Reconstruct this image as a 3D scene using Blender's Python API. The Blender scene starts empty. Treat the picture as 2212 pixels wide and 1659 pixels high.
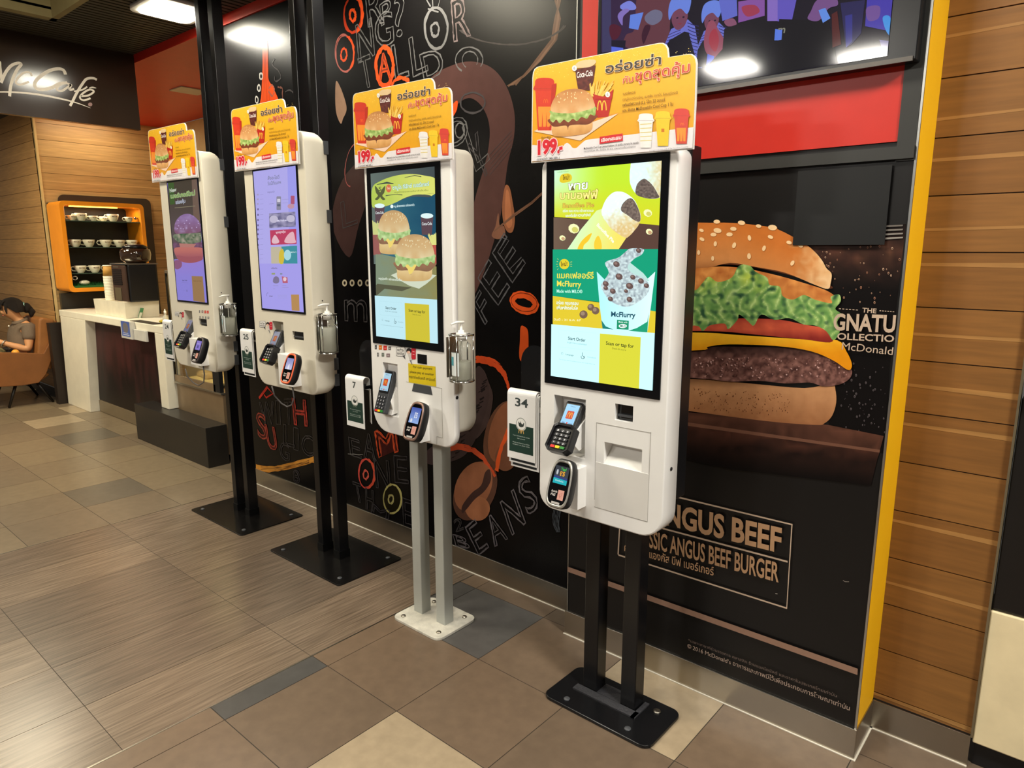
import bpy, bmesh, math, random
from mathutils import Vector, Matrix, noise
from mathutils.geometry import delaunay_2d_cdt
random.seed(7)
V = Vector
PI = math.pi
SC = bpy.context.scene
COL = SC.collection

# ------------------------------------------------------------------ camera
F_PX, CXP, CYP, CAM_H = 1497.0, 1106.0, 829.5, 1.6
PITCH = math.atan((CYP - 541.0) / F_PX)
HEAD = PI - math.atan((CXP + 665.0) / math.hypot(F_PX, CYP - 541.0))
FW = V((math.cos(HEAD) * math.cos(PITCH), math.sin(HEAD) * math.cos(PITCH), -math.sin(PITCH)))
RT = V((math.sin(HEAD), -math.cos(HEAD), 0))
UP = RT.cross(FW)
cam = bpy.data.cameras.new('camera')
cam.sensor_fit = 'HORIZONTAL'; cam.sensor_width = 36.0
cam.lens = F_PX / 2212.0 * 36.0
cam.clip_start = 0.02
cam_o = bpy.data.objects.new('camera', cam); COL.objects.link(cam_o)
M = Matrix((RT, UP, -FW)).transposed().to_4x4(); M.translation = V((0, 0, CAM_H))
cam_o.matrix_world = M
SC.camera = cam_o

# ------------------------------------------------------------------ view, world
SC.view_settings.view_transform = 'Standard'; SC.view_settings.look = 'None'
SC.view_settings.exposure = 0.13; SC.view_settings.gamma = 1.0
SC.view_settings.use_curve_mapping = False
wd = bpy.data.worlds.new('world'); SC.world = wd; wd.use_nodes = True
wd.node_tree.nodes['Background'].inputs[0].default_value = (1.0, 0.93, 0.82, 1)
wd.node_tree.nodes['Background'].inputs[1].default_value = 0.09

# ------------------------------------------------------------------ large area lights (the room's ceiling panels and added fill lamps)
CEIL = 3.02
LAMPS = [  # x, y, z, size, watts, colour : panels over the kiosk aisle and the room, several unseen and added for fill
    (-4.45, 2.07, 3.0, .30, 20, (1, .95, .82)), (-2.55, 2.07, 3.0, .24, 11, (1, .95, .84)), (-.75, 2.0, 3.0, .24, 5, (1, .95, .86)),
    (-3.07, -2.53, 3.36, .42, 66, (1, .95, .88)), (-1.98, -2.97, 3.36, .42, 66, (1, .95, .88)),
    (-5.6, -1.0, 3.36, .6, 70, (1, .88, .60)), (1.6, 1.1, 3.36, .6, 132, (1, .96, .89)), (-7.7, .6, 3.0, .5, 50, (1, .84, .56)),  # unseen, added to brighten the far end and the kiosk sides
    (-1.1, .9, 3.36, .5, 26, (1, .95, .87)), (-3.4, .7, 3.36, .5, 36, (1, .90, .70)), (-6.9, 1.35, 3.0, .4, 34, (1, .90, .66)),  # first and last unseen, added to brighten the kiosks and the counter
]
for i, (x, y, z, s, w, c) in enumerate(LAMPS):
    L = bpy.data.lights.new('panel_light', 'AREA'); L.shape = 'SQUARE'; L.size = s; L.energy = w; L.color = c
    o = bpy.data.objects.new('panel_light', L); COL.objects.link(o); o.location = (x, y, z - .03)

# ------------------------------------------------------------------ geometry helpers
def ray(x, y):
    return ((x - CXP) * RT + (CYP - y) * UP + F_PX * FW) / F_PX
def onP(p, o, n):
    """point of the photograph -> where its sight line meets the plane through o with normal n"""
    d = ray(*p); c = V((0, 0, CAM_H)); return c + d * ((o - c).dot(n) / d.dot(n))
def onY(p, y): return onP(p, V((0, y, 0)), V((0, 1, 0)))
def onX(p, x): return onP(p, V((x, 0, 0)), V((1, 0, 0)))
def onZ(p, z=0): return onP(p, V((0, 0, z)), V((0, 0, 1)))
def lin(c):
    r = []
    for v in c[:3]:
        v = v / 255.0
        r.append(v / 12.92 if v <= .04045 else ((v + .055) / 1.055) ** 2.4)
    return tuple(r)
def mix(a, b, t):
    t = max(0, min(1, t)); return tuple(a[i] * (1 - t) + b[i] * t for i in range(3))
def nz(x, y, z=0.0): return noise.noise(V((x, y, z)))

_mats = {}
def mat(name, rgb, rough=.5, metal=0, coat=0, var=.04, scale=9, bump=0, emit=0, trans=0, ior=1.45, alpha=1, spec=.5):
    if name in _mats: return _mats[name]
    m = bpy.data.materials.new(name); m.use_nodes = True; nt = m.node_tree
    b = nt.nodes['Principled BSDF']; c = lin(rgb)
    b.inputs['Roughness'].default_value = rough; b.inputs['Metallic'].default_value = metal
    b.inputs['Coat Weight'].default_value = coat; b.inputs['Coat Roughness'].default_value = .06
    b.inputs['Transmission Weight'].default_value = trans; b.inputs['IOR'].default_value = ior
    b.inputs['Specular IOR Level'].default_value = spec; b.inputs['Alpha'].default_value = alpha
    if emit:
        b.inputs['Emission Color'].default_value = (*c, 1); b.inputs['Emission Strength'].default_value = emit
    tc = nt.nodes.new('ShaderNodeTexCoord'); tx = nt.nodes.new('ShaderNodeTexNoise')
    tx.inputs['Scale'].default_value = scale; tx.inputs['Detail'].default_value = 4
    nt.links.new(tc.outputs['Object'], tx.inputs['Vector'])
    rp = nt.nodes.new('ShaderNodeValToRGB')
    rp.color_ramp.elements[0].color = (*[max(0, v * (1 - var * 2)) for v in c], 1); rp.color_ramp.elements[0].position = .3
    rp.color_ramp.elements[1].color = (*[min(1, v * (1 + var * 2)) for v in c], 1); rp.color_ramp.elements[1].position = .7
    nt.links.new(tx.outputs['Fac'], rp.inputs['Fac']); nt.links.new(rp.outputs['Color'], b.inputs['Base Color'])
    if bump:
        bp = nt.nodes.new('ShaderNodeBump'); bp.inputs['Strength'].default_value = bump; bp.inputs['Distance'].default_value = .01
        t2 = nt.nodes.new('ShaderNodeTexNoise'); t2.inputs['Scale'].default_value = scale * 12
        nt.links.new(tc.outputs['Object'], t2.inputs['Vector']); nt.links.new(t2.outputs['Fac'], bp.inputs['Height'])
        nt.links.new(bp.outputs['Normal'], b.inputs['Normal'])
    _mats[name] = m; return m
def ink(name, rough=.45, emit=0, spec=.5, grain=.06, gs=60, stretch=None, metal=0, coat=0):
    """printed or displayed picture: its colours come from the mesh's own colour attribute"""
    if name in _mats: return _mats[name]
    m = bpy.data.materials.new(name); m.use_nodes = True; nt = m.node_tree; b = nt.nodes['Principled BSDF']
    a = nt.nodes.new('ShaderNodeAttribute'); a.attribute_name = 'ink'
    tc = nt.nodes.new('ShaderNodeTexCoord'); mp = nt.nodes.new('ShaderNodeMapping'); tx = nt.nodes.new('ShaderNodeTexNoise')
    tx.inputs['Scale'].default_value = gs; tx.inputs['Detail'].default_value = 5
    if stretch: mp.inputs['Scale'].default_value = stretch
    nt.links.new(tc.outputs['Object'], mp.inputs['Vector']); nt.links.new(mp.outputs['Vector'], tx.inputs['Vector'])
    mr = nt.nodes.new('ShaderNodeMapRange'); mr.inputs['From Min'].default_value = .3; mr.inputs['From Max'].default_value = .7
    mr.inputs['To Min'].default_value = 1 - grain; mr.inputs['To Max'].default_value = 1 + grain
    nt.links.new(tx.outputs['Fac'], mr.inputs['Value'])
    mx = nt.nodes.new('ShaderNodeVectorMath'); mx.operation = 'SCALE'
    nt.links.new(a.outputs['Color'], mx.inputs[0]); nt.links.new(mr.outputs['Result'], mx.inputs['Scale'])
    b.inputs['Roughness'].default_value = rough; b.inputs['Specular IOR Level'].default_value = spec
    b.inputs['Metallic'].default_value = metal; b.inputs['Coat Weight'].default_value = coat
    if emit:
        b.inputs['Base Color'].default_value = (.01, .01, .012, 1)
        nt.links.new(mx.outputs[0], b.inputs['Emission Color']); b.inputs['Emission Strength'].default_value = emit
    else:
        nt.links.new(mx.outputs[0], b.inputs['Base Color'])
    _mats[name] = m; return m

_w = {}
def wloc(o): return _w.get(o.name, V((0, 0, 0)))
def place(o, w, parent):
    _w[o.name] = V(w)
    if parent is not None:
        o.parent = parent; o.location = V(w) - wloc(parent)
    else: o.location = V(w)
def tag(o, label=None, cat=None, group=None, kind=None):
    if label: o['label'] = label
    if cat: o['category'] = cat
    if group: o['group'] = group
    if kind: o['kind'] = kind
    return o
def thing(name, w, label, cat, group=None):
    o = bpy.data.objects.new(name, None); COL.objects.link(o); o.empty_display_size = .05
    place(o, w, None); return tag(o, label, cat, group)

class MB:
    """collects shapes in world coordinates; build() links them as one mesh object"""
    def __init__(s): s.v = []; s.f = []; s.m = []; s.c = []; s.sm = []; s.mats = []; s.cur = 0; s.col = (1, 1, 1); s.smooth = False
    def use(s, m):
        if m not in s.mats: s.mats.append(m)
        s.cur = s.mats.index(m); return s
    def add(s, vs, fs, smooth=None):
        k = len(s.v); s.v += [V(p) for p in vs]
        for f in fs:
            s.f.append([k + i for i in f]); s.m.append(s.cur); s.c.append(s.col); s.sm.append(s.smooth if smooth is None else smooth)
        return s
    def box(s, x0, x1, y0, y1, z0, z1, M=None):
        vs = [V((x, y, z)) for z in (z0, z1) for y in (y0, y1) for x in (x0, x1)]
        if M: vs = [M @ p for p in vs]
        return s.add(vs, [(0, 2, 3, 1), (4, 5, 7, 6), (0, 1, 5, 4), (2, 6, 7, 3), (0, 4, 6, 2), (1, 3, 7, 5)])
    def prism(s, poly, d0, d1, M=None, axis='y', smooth=False):
        """outline (a, b) swept along an axis from d0 to d1"""
        mk = {'y': lambda a, b, d: V((a, d, b)), 'x': lambda a, b, d: V((d, a, b)), 'z': lambda a, b, d: V((a, b, d))}[axis]
        n = len(poly); vs = [mk(a, b, d0) for a, b in poly] + [mk(a, b, d1) for a, b in poly]
        if M: vs = [M @ p for p in vs]
        fs = [tuple(range(n)), tuple(range(2 * n - 1, n - 1, -1))]
        k = len(s.v); s.add(vs, fs, False)
        for i in range(n):
            j = (i + 1) % n; s.f.append([k + i, k + n + i, k + n + j, k + j]); s.m.append(s.cur); s.c.append(s.col); s.sm.append(smooth)
        return s
    def loft(s, rings, cap=(1, 1), smooth=True):
        n = len(rings[0]); vs = [p for r in rings for p in r]; fs = []
        for k in range(len(rings) - 1):
            for i in range(n):
                j = (i + 1) % n; fs.append((k * n + i, (k + 1) * n + i, (k + 1) * n + j, k * n + j))
        k0 = len(s.v); s.add(vs, fs, smooth)
        if cap[0]: s.f.append([k0 + i for i in range(n)]); s.m.append(s.cur); s.c.append(s.col); s.sm.append(False)
        if cap[1]: s.f.append([k0 + (len(rings) - 1) * n + i for i in range(n - 1, -1, -1)]); s.m.append(s.cur); s.c.append(s.col); s.sm.append(False)
        return s
    def lathe(s, prof, c, n=24, M=None, cap=(1, 1)):
        rs = []
        for r, z in prof:
            ring = [V((c[0] + r * math.cos(2 * PI * i / n), c[1] + r * math.sin(2 * PI * i / n), c[2] + z)) for i in range(n)]
            rs.append([M @ p for p in ring] if M else ring)
        return s.loft(rs, cap)
    def tube(s, path, r, n=10, closed=False):
        path = [V(p) for p in path]; rs = []; N = len(path); prev = None
        for i, p in enumerate(path):
            if closed: t = path[(i + 1) % N] - path[i - 1]
            else: t = path[min(i + 1, N - 1)] - path[max(i - 1, 0)]
            t.normalize()
            a = prev if prev is not None else (V((0, 0, 1)) if abs(t.z) < .9 else V((1, 0, 0)))
            a = (a - t * a.dot(t)).normalized(); b = t.cross(a); prev = a
            rr = r[i] if isinstance(r, (list, tuple)) else r
            rs.append([p + (a * math.cos(2 * PI * k / n) + b * math.sin(2 * PI * k / n)) * rr for k in range(n)])
        if closed: rs.append(rs[0]); return s.loft(rs, (0, 0))
        return s.loft(rs)
    def ball(s, c, r, n=16, m=10, M=None):
        if not isinstance(r, (tuple, list)): r = (r, r, r)
        rs = []
        for j in range(1, m):
            t = PI * j / m
            ring = [V((r[0] * math.sin(t) * math.cos(2 * PI * i / n), r[1] * math.sin(t) * math.sin(2 * PI * i / n), r[2] * math.cos(t))) for i in range(n)]
            rs.append([(M @ p if M else p) + V(c) for p in ring])
        return s.loft(rs)
    def build(s, name, m=None, parent=None, bev=0, seg=2, org=None, normals=True):
        me = bpy.data.meshes.new(name)
        if m is not None: s.mats = [m] + [q for q in s.mats if q != m] if not s.mats else s.mats
        w = org
        if w is None:
            xs = [p.x for p in s.v]; ys = [p.y for p in s.v]; zs = [p.z for p in s.v]
            w = V(((min(xs) + max(xs)) / 2, (min(ys) + max(ys)) / 2, min(zs)))
        w = V(w); me.from_pydata([p - w for p in s.v], [], s.f)
        for q in s.mats: me.materials.append(q)
        me.polygons.foreach_set('material_index', s.m); me.polygons.foreach_set('use_smooth', s.sm)
        if any(c != (1, 1, 1) for c in s.c):
            at = me.color_attributes.new('ink', 'FLOAT_COLOR', 'CORNER'); buf = []
            for i, f in enumerate(s.f):
                for _ in f: buf += [*s.c[i], 1]
            at.data.foreach_set('color', buf)
        me.update()
        if normals:
            bm = bmesh.new(); bm.from_mesh(me); bmesh.ops.recalc_face_normals(bm, faces=bm.faces); bm.to_mesh(me); bm.free()
        o = bpy.data.objects.new(name, me); COL.objects.link(o); place(o, w, parent)
        if bev:
            b = o.modifiers.new('bevel', 'BEVEL'); b.width = bev; b.segments = seg; b.limit_method = 'ANGLE'; b.angle_limit = .6
            b.harden_normals = False
        return o

def sm(pts, closed=False, n=5):
    """smooth curve through the points"""
    P = [V((p[0], p[1])) for p in pts]; N = len(P); out = []
    for i in range(N if closed else N - 1):
        g = lambda k: P[k % N] if closed else P[max(0, min(N - 1, k))]
        a, b, c, d = g(i - 1), g(i), g(i + 1), g(i + 2)
        for k in range(n):
            t = k / n
            q = .5 * ((2 * b) + (c - a) * t + (2 * a - 5 * b + 4 * c - d) * t * t + (3 * b - a - 3 * c + d) * t ** 3)
            out.append((q.x, q.y))
    if not closed: out.append((P[-1].x, P[-1].y))
    return out
def ell(cx, cy, rx, ry, rot=0, n=28, a0=0, a1=360):
    r = math.radians(rot); out = []
    full = a1 - a0 >= 360
    for i in range(n if full else n + 1):
        a = math.radians(a0 + (a1 - a0) * i / n); x, y = rx * math.cos(a), ry * math.sin(a)
        out.append((cx + x * math.cos(r) - y * math.sin(r), cy + x * math.sin(r) + y * math.cos(r)))
    return out
def rrect(x0, x1, y0, y1, r, n=5):
    if not isinstance(r, (tuple, list)): r = (r,) * 4
    out = []
    for cx, cy, a, q in ((x1, y1, 0, r[0]), (x0, y1, 90, r[1]), (x0, y0, 180, r[2]), (x1, y0, 270, r[3])):
        sx = -1 if cx == x1 else 1; sy = -1 if cy == y1 else 1
        if q <= 0: out.append((cx, cy)); continue
        for i in range(n + 1):
            t = math.radians(a + 90 * i / n); out.append((cx + sx * q + q * math.cos(t), cy + sy * q + q * math.sin(t)))
    return out

_tx = {}
def glyphs(s, bold=0.0, outline=False, space=1.0):
    key = (s, bold, outline, space)
    if key in _tx: return _tx[key]
    cu = bpy.data.curves.new('t', 'FONT'); cu.body = s; cu.size = 1; cu.offset = bold; cu.resolution_u = 3
    cu.space_character = space
    cu.fill_mode = 'NONE' if outline else 'BOTH'
    ob = bpy.data.objects.new('t', cu); COL.objects.link(ob)
    bpy.context.view_layer.update()
    me = bpy.data.meshes.new_from_object(ob.evaluated_get(bpy.context.evaluated_depsgraph_get()))
    vs = [(v.co.x, v.co.y) for v in me.vertices]
    r = (vs, [tuple(p.vertices) for p in me.polygons], [tuple(e.vertices) for e in me.edges])
    bpy.data.objects.remove(ob); bpy.data.meshes.remove(me); bpy.data.curves.remove(cu)
    _tx[key] = r; return r

class Art:
    """flat picture on the plane through o spanned by u (right) and v (up); points are given as in the photograph"""
    def __init__(s, o, u=(1, 0, 0), v=(0, 0, 1), zoom=(0, 0, 1), step=.000012, base=.0004):
        s.o = V(o); s.u = V(u).normalized(); s.vv = V(v).normalized(); s.n = s.u.cross(s.vv).normalized()
        s.z = zoom; s.V = []; s.F = []; s.C = []; s.k = base; s.step = step; s.T = None; s.hold = False; s.clip = None
    def zoom(s, *z): s.z = z; return s
    def m(s, p):
        if s.T: p = s.T(*p)
        if s.z is None: return (p[0], p[1])
        q = onP((s.z[0] + p[0] / s.z[2], s.z[1] + p[1] / s.z[2]), s.o, s.n) - s.o
        a, b = q.dot(s.u), q.dot(s.vv)
        if s.clip: a = max(s.clip[0], min(s.clip[1], a)); b = max(s.clip[2], min(s.clip[3], b))
        return (a, b)
    def bump(s):
        if not s.hold: s.k += s.step
    def raw(s, uv, faces, cols):
        k = len(s.V); s.V += [(a, b, s.k) for a, b in uv]
        for f in faces: s.F.append([k + i for i in f]); s.C.append([cols[i] for i in f] if isinstance(cols, list) else [cols] * len(f))
    def poly(s, pts, col, step=None):
        s.bump(); n = len(pts)
        if callable(col):
            xs = [p[0] for p in pts]; ys = [p[1] for p in pts]
            st = step or max(max(xs) - min(xs), max(ys) - min(ys)) / 16
            P = []
            for i in range(n):   # boundary refined
                a, b = V(pts[i]), V(pts[(i + 1) % n]); L = (b - a).length; q = max(1, int(L / st))
                P += [a.lerp(b, j / q) for j in range(q)]
            nb = len(P); x = min(xs) + st / 2
            while x < max(xs):
                y = min(ys) + st / 2
                while y < max(ys):
                    P.append(V((x + random.uniform(-.2, .2) * st, y + random.uniform(-.2, .2) * st))); y += st
                x += st
            r = delaunay_2d_cdt(P, [], [list(range(nb))], 1, 1e-4)
            cc = [lin(col(v.x, v.y)) for v in r[0]]
            s.raw([s.m((v.x, v.y)) for v in r[0]], r[2], cc)
        else:
            uv = [V(s.m(p)) * 100 for p in pts]
            r = delaunay_2d_cdt(uv, [], [list(range(n))], 1, 1e-5)
            s.raw([(v.x / 100, v.y / 100) for v in r[0]], r[2], lin(col))
        return s
    def line(s, pts, w, col, closed=False, jit=0, uv=False, taper=False):
        """ribbon of width w metres"""
        s.bump(); P = [V(p) if uv else V(s.m(p)) for p in pts]
        P = [p for i, p in enumerate(P) if i == 0 or (p - P[i - 1]).length > 1e-5]
        if closed and len(P) > 1 and (P[0] - P[-1]).length > 1e-5: P = P + [P[0]]
        N = len(P)
        if N < 2: return s
        L = []; R = []
        for i, p in enumerate(P):
            a = P[i - 1] if i > 0 else (P[-2] if closed else P[0]); b = P[i + 1] if i < N - 1 else (P[1] if closed else P[-1])
            t = (b - a)
            if t.length < 1e-9: t = V((1, 0))
            t.normalize(); nn = V((-t.y, t.x)); ww = w * (1 + random.uniform(-jit, jit)) / 2
            if taper: ww *= math.sin(PI * (i + .3) / (N - .4)) * .9 + .1
            j = nn * (random.uniform(-jit, jit) * w * .4); L.append(p + nn * ww + j); R.append(p - nn * ww + j)
        s.raw([tuple(x) for x in L + R], [(i, i + 1, N + i + 1, N + i) for i in range(N - 1)], lin(col)); return s
    def text(s, t, A, B, h, col, bold=.0, up=None, uv=False, halo=None, hw=.03):
        """text whose baseline runs A->B; h = height of a capital in photo points at A"""
        a = V(s.m(A)); b = V(s.m(B))
        c = V(s.m(up)) - a if up else None
        if c is None:
            c = V(s.m((A[0], A[1] - h))) - a; u0 = (b - a).normalized(); c = V((-u0.y, u0.x)) * abs(c.length)
        for bb, cl in (((bold + hw, halo),) if halo else ()) + ((bold, col),):
            vs, fs, _ = glyphs(t, bb); v0, _, _ = glyphs(t, bold)
            if not v0: return s
            x0 = min(v[0] for v in v0); x1 = max(v[0] for v in v0); s.bump()
            s.raw([tuple(a + (b - a) * ((x - x0) / (x1 - x0)) + c * (y / .682)) for x, y in vs], fs, lin(cl))
        return s
    def glyph(s, ch, bl, br, tl, col, w=.004, fill=None, jit=.5, twice=True):
        """hand drawn outlined letter whose box is given by three corners"""
        vs, fs, es = glyphs(ch, .02, outline=False); ov, _, oe = glyphs(ch, .02, outline=True)
        x0 = min(v[0] for v in ov); x1 = max(v[0] for v in ov); y0 = min(v[1] for v in ov); y1 = max(v[1] for v in ov)
        a, b, c = V(s.m(bl)), V(s.m(br)), V(s.m(tl))
        g = lambda p: a + (b - a) * ((p[0] - x0) / (x1 - x0)) + (c - a) * ((p[1] - y0) / (y1 - y0))
        if fill: s.bump(); s.raw([tuple(g(v)) for v in vs], fs, lin(fill))
        adj = {}
        for i, j in oe: adj.setdefault(i, []).append(j); adj.setdefault(j, []).append(i)
        seen = set()
        for st in list(adj):
            if st in seen: continue
            loop = [st]; seen.add(st); cur = st
            while True:
                nx = [k for k in adj[cur] if k not in seen]
                if not nx: break
                cur = nx[0]; seen.add(cur); loop.append(cur)
            pts = [g(ov[k]) for k in loop]; fine = []
            for i in range(len(pts)):
                p, q = pts[i], pts[(i + 1) % len(pts)]; k = max(1, int((q - p).length / .02))
                fine += [tuple(p.lerp(q, j / k)) for j in range(k)]
            s.line(fine, w, col, closed=True, jit=jit, uv=True)
            if twice: s.line([(x + random.uniform(-.6, .6) * w, y + random.uniform(-.6, .6) * w) for x, y in fine], w * .5, mix(col, (20, 20, 20), .25), closed=True, jit=jit, uv=True)
        return s
    def build(s, name, m, parent=None):
        me = bpy.data.meshes.new(name); vs = [s.u * a + s.vv * b + s.n * k for a, b, k in s.V]
        F, C = [], []
        for f, c in zip(s.F, s.C):     # faces look along the normal
            if len(set(f)) < 3: continue
            p, q, r = s.V[f[0]], s.V[f[1]], s.V[f[2]]
            cr = (q[0] - p[0]) * (r[1] - p[1]) - (q[1] - p[1]) * (r[0] - p[0])
            if cr < 0: f = f[::-1]; c = c[::-1]
            F.append(f); C.append(c)
        me.from_pydata(vs, [], F); me.materials.append(m)
        at = me.color_attributes.new('ink', 'FLOAT_COLOR', 'CORNER'); buf = []
        for c in C:
            for q in c: buf += [*q, 1]
        at.data.foreach_set('color', buf); me.update()
        o = bpy.data.objects.new(name, me); COL.objects.link(o); place(o, s.o, parent); return o
def dup(root, off, label=None, group=None):
    def cp(o, par):
        c = o.copy(); COL.objects.link(c); c.parent = par
        for ch in [q for q in COL.objects if q.parent == o]: cp(ch, c)
        return c
    r = cp(root, None); r.location = root.location + V(off)
    if label: r['label'] = label
    if group: r['group'] = group
    return r

# ------------------------------------------------------------------ materials
INK = lambda: ink('printed_matte', .42)
BOARD = ink('wall_print_gloss', .27, grain=.10, gs=14, spec=.16)
POSTER = ink('poster_vinyl', .4, grain=.05, gs=30, spec=.15)
SIGNP = ink('sign_print', .4, grain=.03)
FLOORM = ink('floor_tile', .3, grain=.10, gs=22, spec=.45)
PLANKM = ink('streaked_tile', .27, grain=.34, gs=6, stretch=(22, .9, 1), spec=.5)
WOODM = ink('wood_board', .45, grain=.14, gs=5, stretch=(1, 1, 14))
WHITE = mat('white_steel', (240, 239, 237), .38, var=.01)
CREAM = mat('white_counter', (240, 234, 216), .35, var=.02)
BLACK = mat('black_steel', (16, 16, 18), .26, var=.02)
BLACKM = mat('black_plastic', (22, 22, 24), .45, var=.03)
GREYP = mat('grey_plastic', (72, 74, 78), .42, var=.03)
STEEL = mat('brushed_steel', (178, 172, 160), .3, 1, var=.05, scale=3)
CHROME = mat('chrome_wire', (200, 200, 200), .14, 1, var=.01)
GLASS = mat('clear_glass', (245, 250, 250), .02, trans=1, ior=1.2, var=0)
YEL = mat('yellow_paint', (246, 186, 14), .42, var=.01)
RED = mat('red_paint', (200, 44, 32), .38, var=.02)
GREYM = mat('dark_grey_frame', (50, 50, 48), .4, var=.02)

def struct(name, mb, m=None, **k):
    o = mb.build(name, m, **k); o['kind'] = 'structure'; return o

# ------------------------------------------------------------------ floor: tiles laid in a bed of dark grout
b = MB(); grout = mat('grout', (52, 46, 38), .7)
b.use(grout); b.col = lin((52, 46, 38)); b.box(-12, 2.2, -3.2, 3.8, -.06, -.0012)
b.use(FLOORM)
def tile(x0, x1, y0, y1, c, g=.0016):
    b.col = lin(c); b.add([(x0 + g, y0 + g, 0), (x1 - g, y0 + g, 0), (x1 - g, y1 - g, 0), (x0 + g, y1 - g, 0),
                           (x0 + g, y0 + g, -.001), (x1 - g, y0 + g, -.001), (x1 - g, y1 - g, -.001), (x0 + g, y1 - g, -.001)],
                          [(0, 1, 2, 3), (0, 4, 5, 1), (1, 5, 6, 2), (2, 6, 7, 3), (3, 7, 4, 0)], False)
BR, DK, LT, BL = (112, 94, 77), (83, 74, 64), (160, 143, 118), (76, 74, 72)
XS = [-2.152, -1.737, -1.305, -.876, -.45, -.02, .41, .84, 1.27, 1.7, 2.13]
YSL = [.972 + .42 * i for i in range(-9, 7)]
for i in range(len(XS) - 1):
    for j in range(len(YSL) - 1):
        r = random.random(); c = mix(BR, DK, r * .45)
        k = (i, round(YSL[j], 2))
        if k in ((1, .97), (2, 1.81), (4, .13), (6, .97)): c = LT
        if k in ((0, 1.81), (3, -.29), (5, 1.39)): c = (84, 82, 80)
        tile(XS[i], XS[i + 1], YSL[j], min(YSL[j + 1], 3.8), c)
for j in range(len(YSL) - 1):
    tile(-2.258, -2.152, YSL[j], YSL[j + 1], BL if j % 2 else BR)
XF = [-4.352 - .42 * i for i in range(0, 19)]
for i in range(len(XF) - 1):
    for j in range(len(YSL) - 1):
        r = random.random(); c = mix((132, 117, 94), (114, 100, 83), r)
        k = (i, round(YSL[j], 2))
        if k in ((1, 1.39), (5, 1.81), (3, .55)): c = (100, 92, 80)
        if k in ((7, 1.81), (8, 2.23)): c = LT
        tile(XF[i + 1], XF[i], YSL[j], YSL[j + 1], c)
b.use(PLANKM)
XP = [-4.345 + .3478 * i for i in range(7)]
YP = [-3.0 + .0, -2.13, -1.43, -.725, -.02, .682, 1.388, 2.093, 2.36]
for i in range(6):
    for j in range(len(YP) - 1):
        tile(XP[i], XP[i + 1], YP[j], YP[j + 1], mix((117, 101, 85), (97, 84, 72), random.random()), .0011)
b.use(STEEL); b.col = lin((200, 195, 180))
b.box(-2.262, -2.2555, -3, 2.34, -.001, .0012); b.box(-4.3515, -4.345, -3, 2.34, -.001, .0012)
o = struct('floor', b, normals=True)

# ------------------------------------------------------------------ chalk wall
Z1 = (480, 0, 2.6976); Z2 = (1000, 380, 2.675); Z3 = (500, 700, 2.962); Z4 = (400, 0, 6.144); Z5 = (380, 960, 3.16)
A = Art((-5, 2.345, 0), zoom=Z1); A.clip = (.345, 3.41, .111, 2.959)
CH, CHD, ORG, ORD, BAND, BRN = (104, 102, 101), (68, 64, 65), (216, 76, 30), (178, 52, 22), (74, 50, 46), (122, 88, 68)
A.z = None
A.poly([(.345, .11), (3.41, .11), (3.41, 2.96), (.345, 2.96)], lambda x, y: mix((7, 6, 7), (24, 22, 22), .3 + .9 * nz(x * 1.1, y * 1.3)), .12)
A.z = (0, 0, 1)
def ring(cx, cy, rx, ry, col, w=.007, rot=0, n=2, jit=.5):
    for q in range(n):
        A.line(ell(cx + random.uniform(-3, 3), cy + random.uniform(-3, 3), rx * random.uniform(.95, 1.03), ry * random.uniform(.97, 1.03), rot + random.uniform(-4, 4)), w, col, closed=True, jit=jit)
A.zoom(*Z1)
# brown cup handle
A.poly(sm([(1120, 620), (1215, 455), (1330, 385), (1450, 358), (1570, 395), (1655, 500), (1702, 650), (1700, 800), (1665, 950), (1640, 1133), (1600, 1350), (1480, 1700), (1330, 1900)]) +
       sm([(1180, 1900), (1380, 1500), (1480, 1133), (1545, 900), (1558, 740), (1520, 630), (1450, 572), (1380, 600), (1335, 680), (1300, 800), (1200, 840)]), (78, 52, 48))
A.poly(sm([(640, 1300), (700, 1050), (850, 900), (1020, 840), (1100, 900), (1000, 1000), (880, 1100), (800, 1300), (740, 1500)], True), (58, 40, 38))
A.poly(sm([(662, 640), (662, 480), (685, 500), (715, 580), (725, 640), (705, 690), (690, 720)], True), (142, 112, 92))
for q in range(9):
    A.line([(1990 - q * .5, -300), (1940 + q * 4, 0), (1972 - q * 4, 110), (1950 - q * 4, 230), (1860 - q * 4, 350), (1760, 440), (1660 + q * 6, 500 - q)], .006, mix((96, 70, 54), (128, 96, 76), random.random()), jit=.8)
for q in range(5): A.line(ell(1680, 90, 330 + q * 4, 170, 0, 24, 20, 150), .004, (62, 56, 54), jit=.8)
ring(760, 85, 52, 105, ORD, .010); A.line(ell(768, 85, 50, 108, 0, 16, -80, 75), .020, ORG, jit=.4); ring(760, 90, 16, 34, ORG, .012)
ring(715, 312, 52, 106, (170, 92, 84), .007); A.line(ell(722, 312, 46, 98, 0, 16, -85, 60), .014, ORG, jit=.4); ring(710, 320, 17, 35, ORG, .010)
A.glyph('R', (852, 158), (945, 130), (832, -60), CH, .006); A.glyph('P', (930, 150), (990, 110), (918, 30), CH, .005)
A.glyph('?', (1015, 222), (1072, 200), (1000, -8), CH, .005)
A.glyph('N', (798, 360), (890, 320), (778, 150), CH, .006); A.glyph('G', (898, 285), (1002, 250), (885, 95), CH, .006)
A.glyph('T', (820, 520), (890, 495), (790, 345), CH, .006, ); A.glyph('L', (1012, 470), (1090, 440), (985, 270), CH, .006)
A.glyph('L', (1115, 450), (1200, 410), (1088, 225), CH, .006); A.glyph('D', (1180, 470), (1300, 430), (1150, 320), CH, .006)
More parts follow.
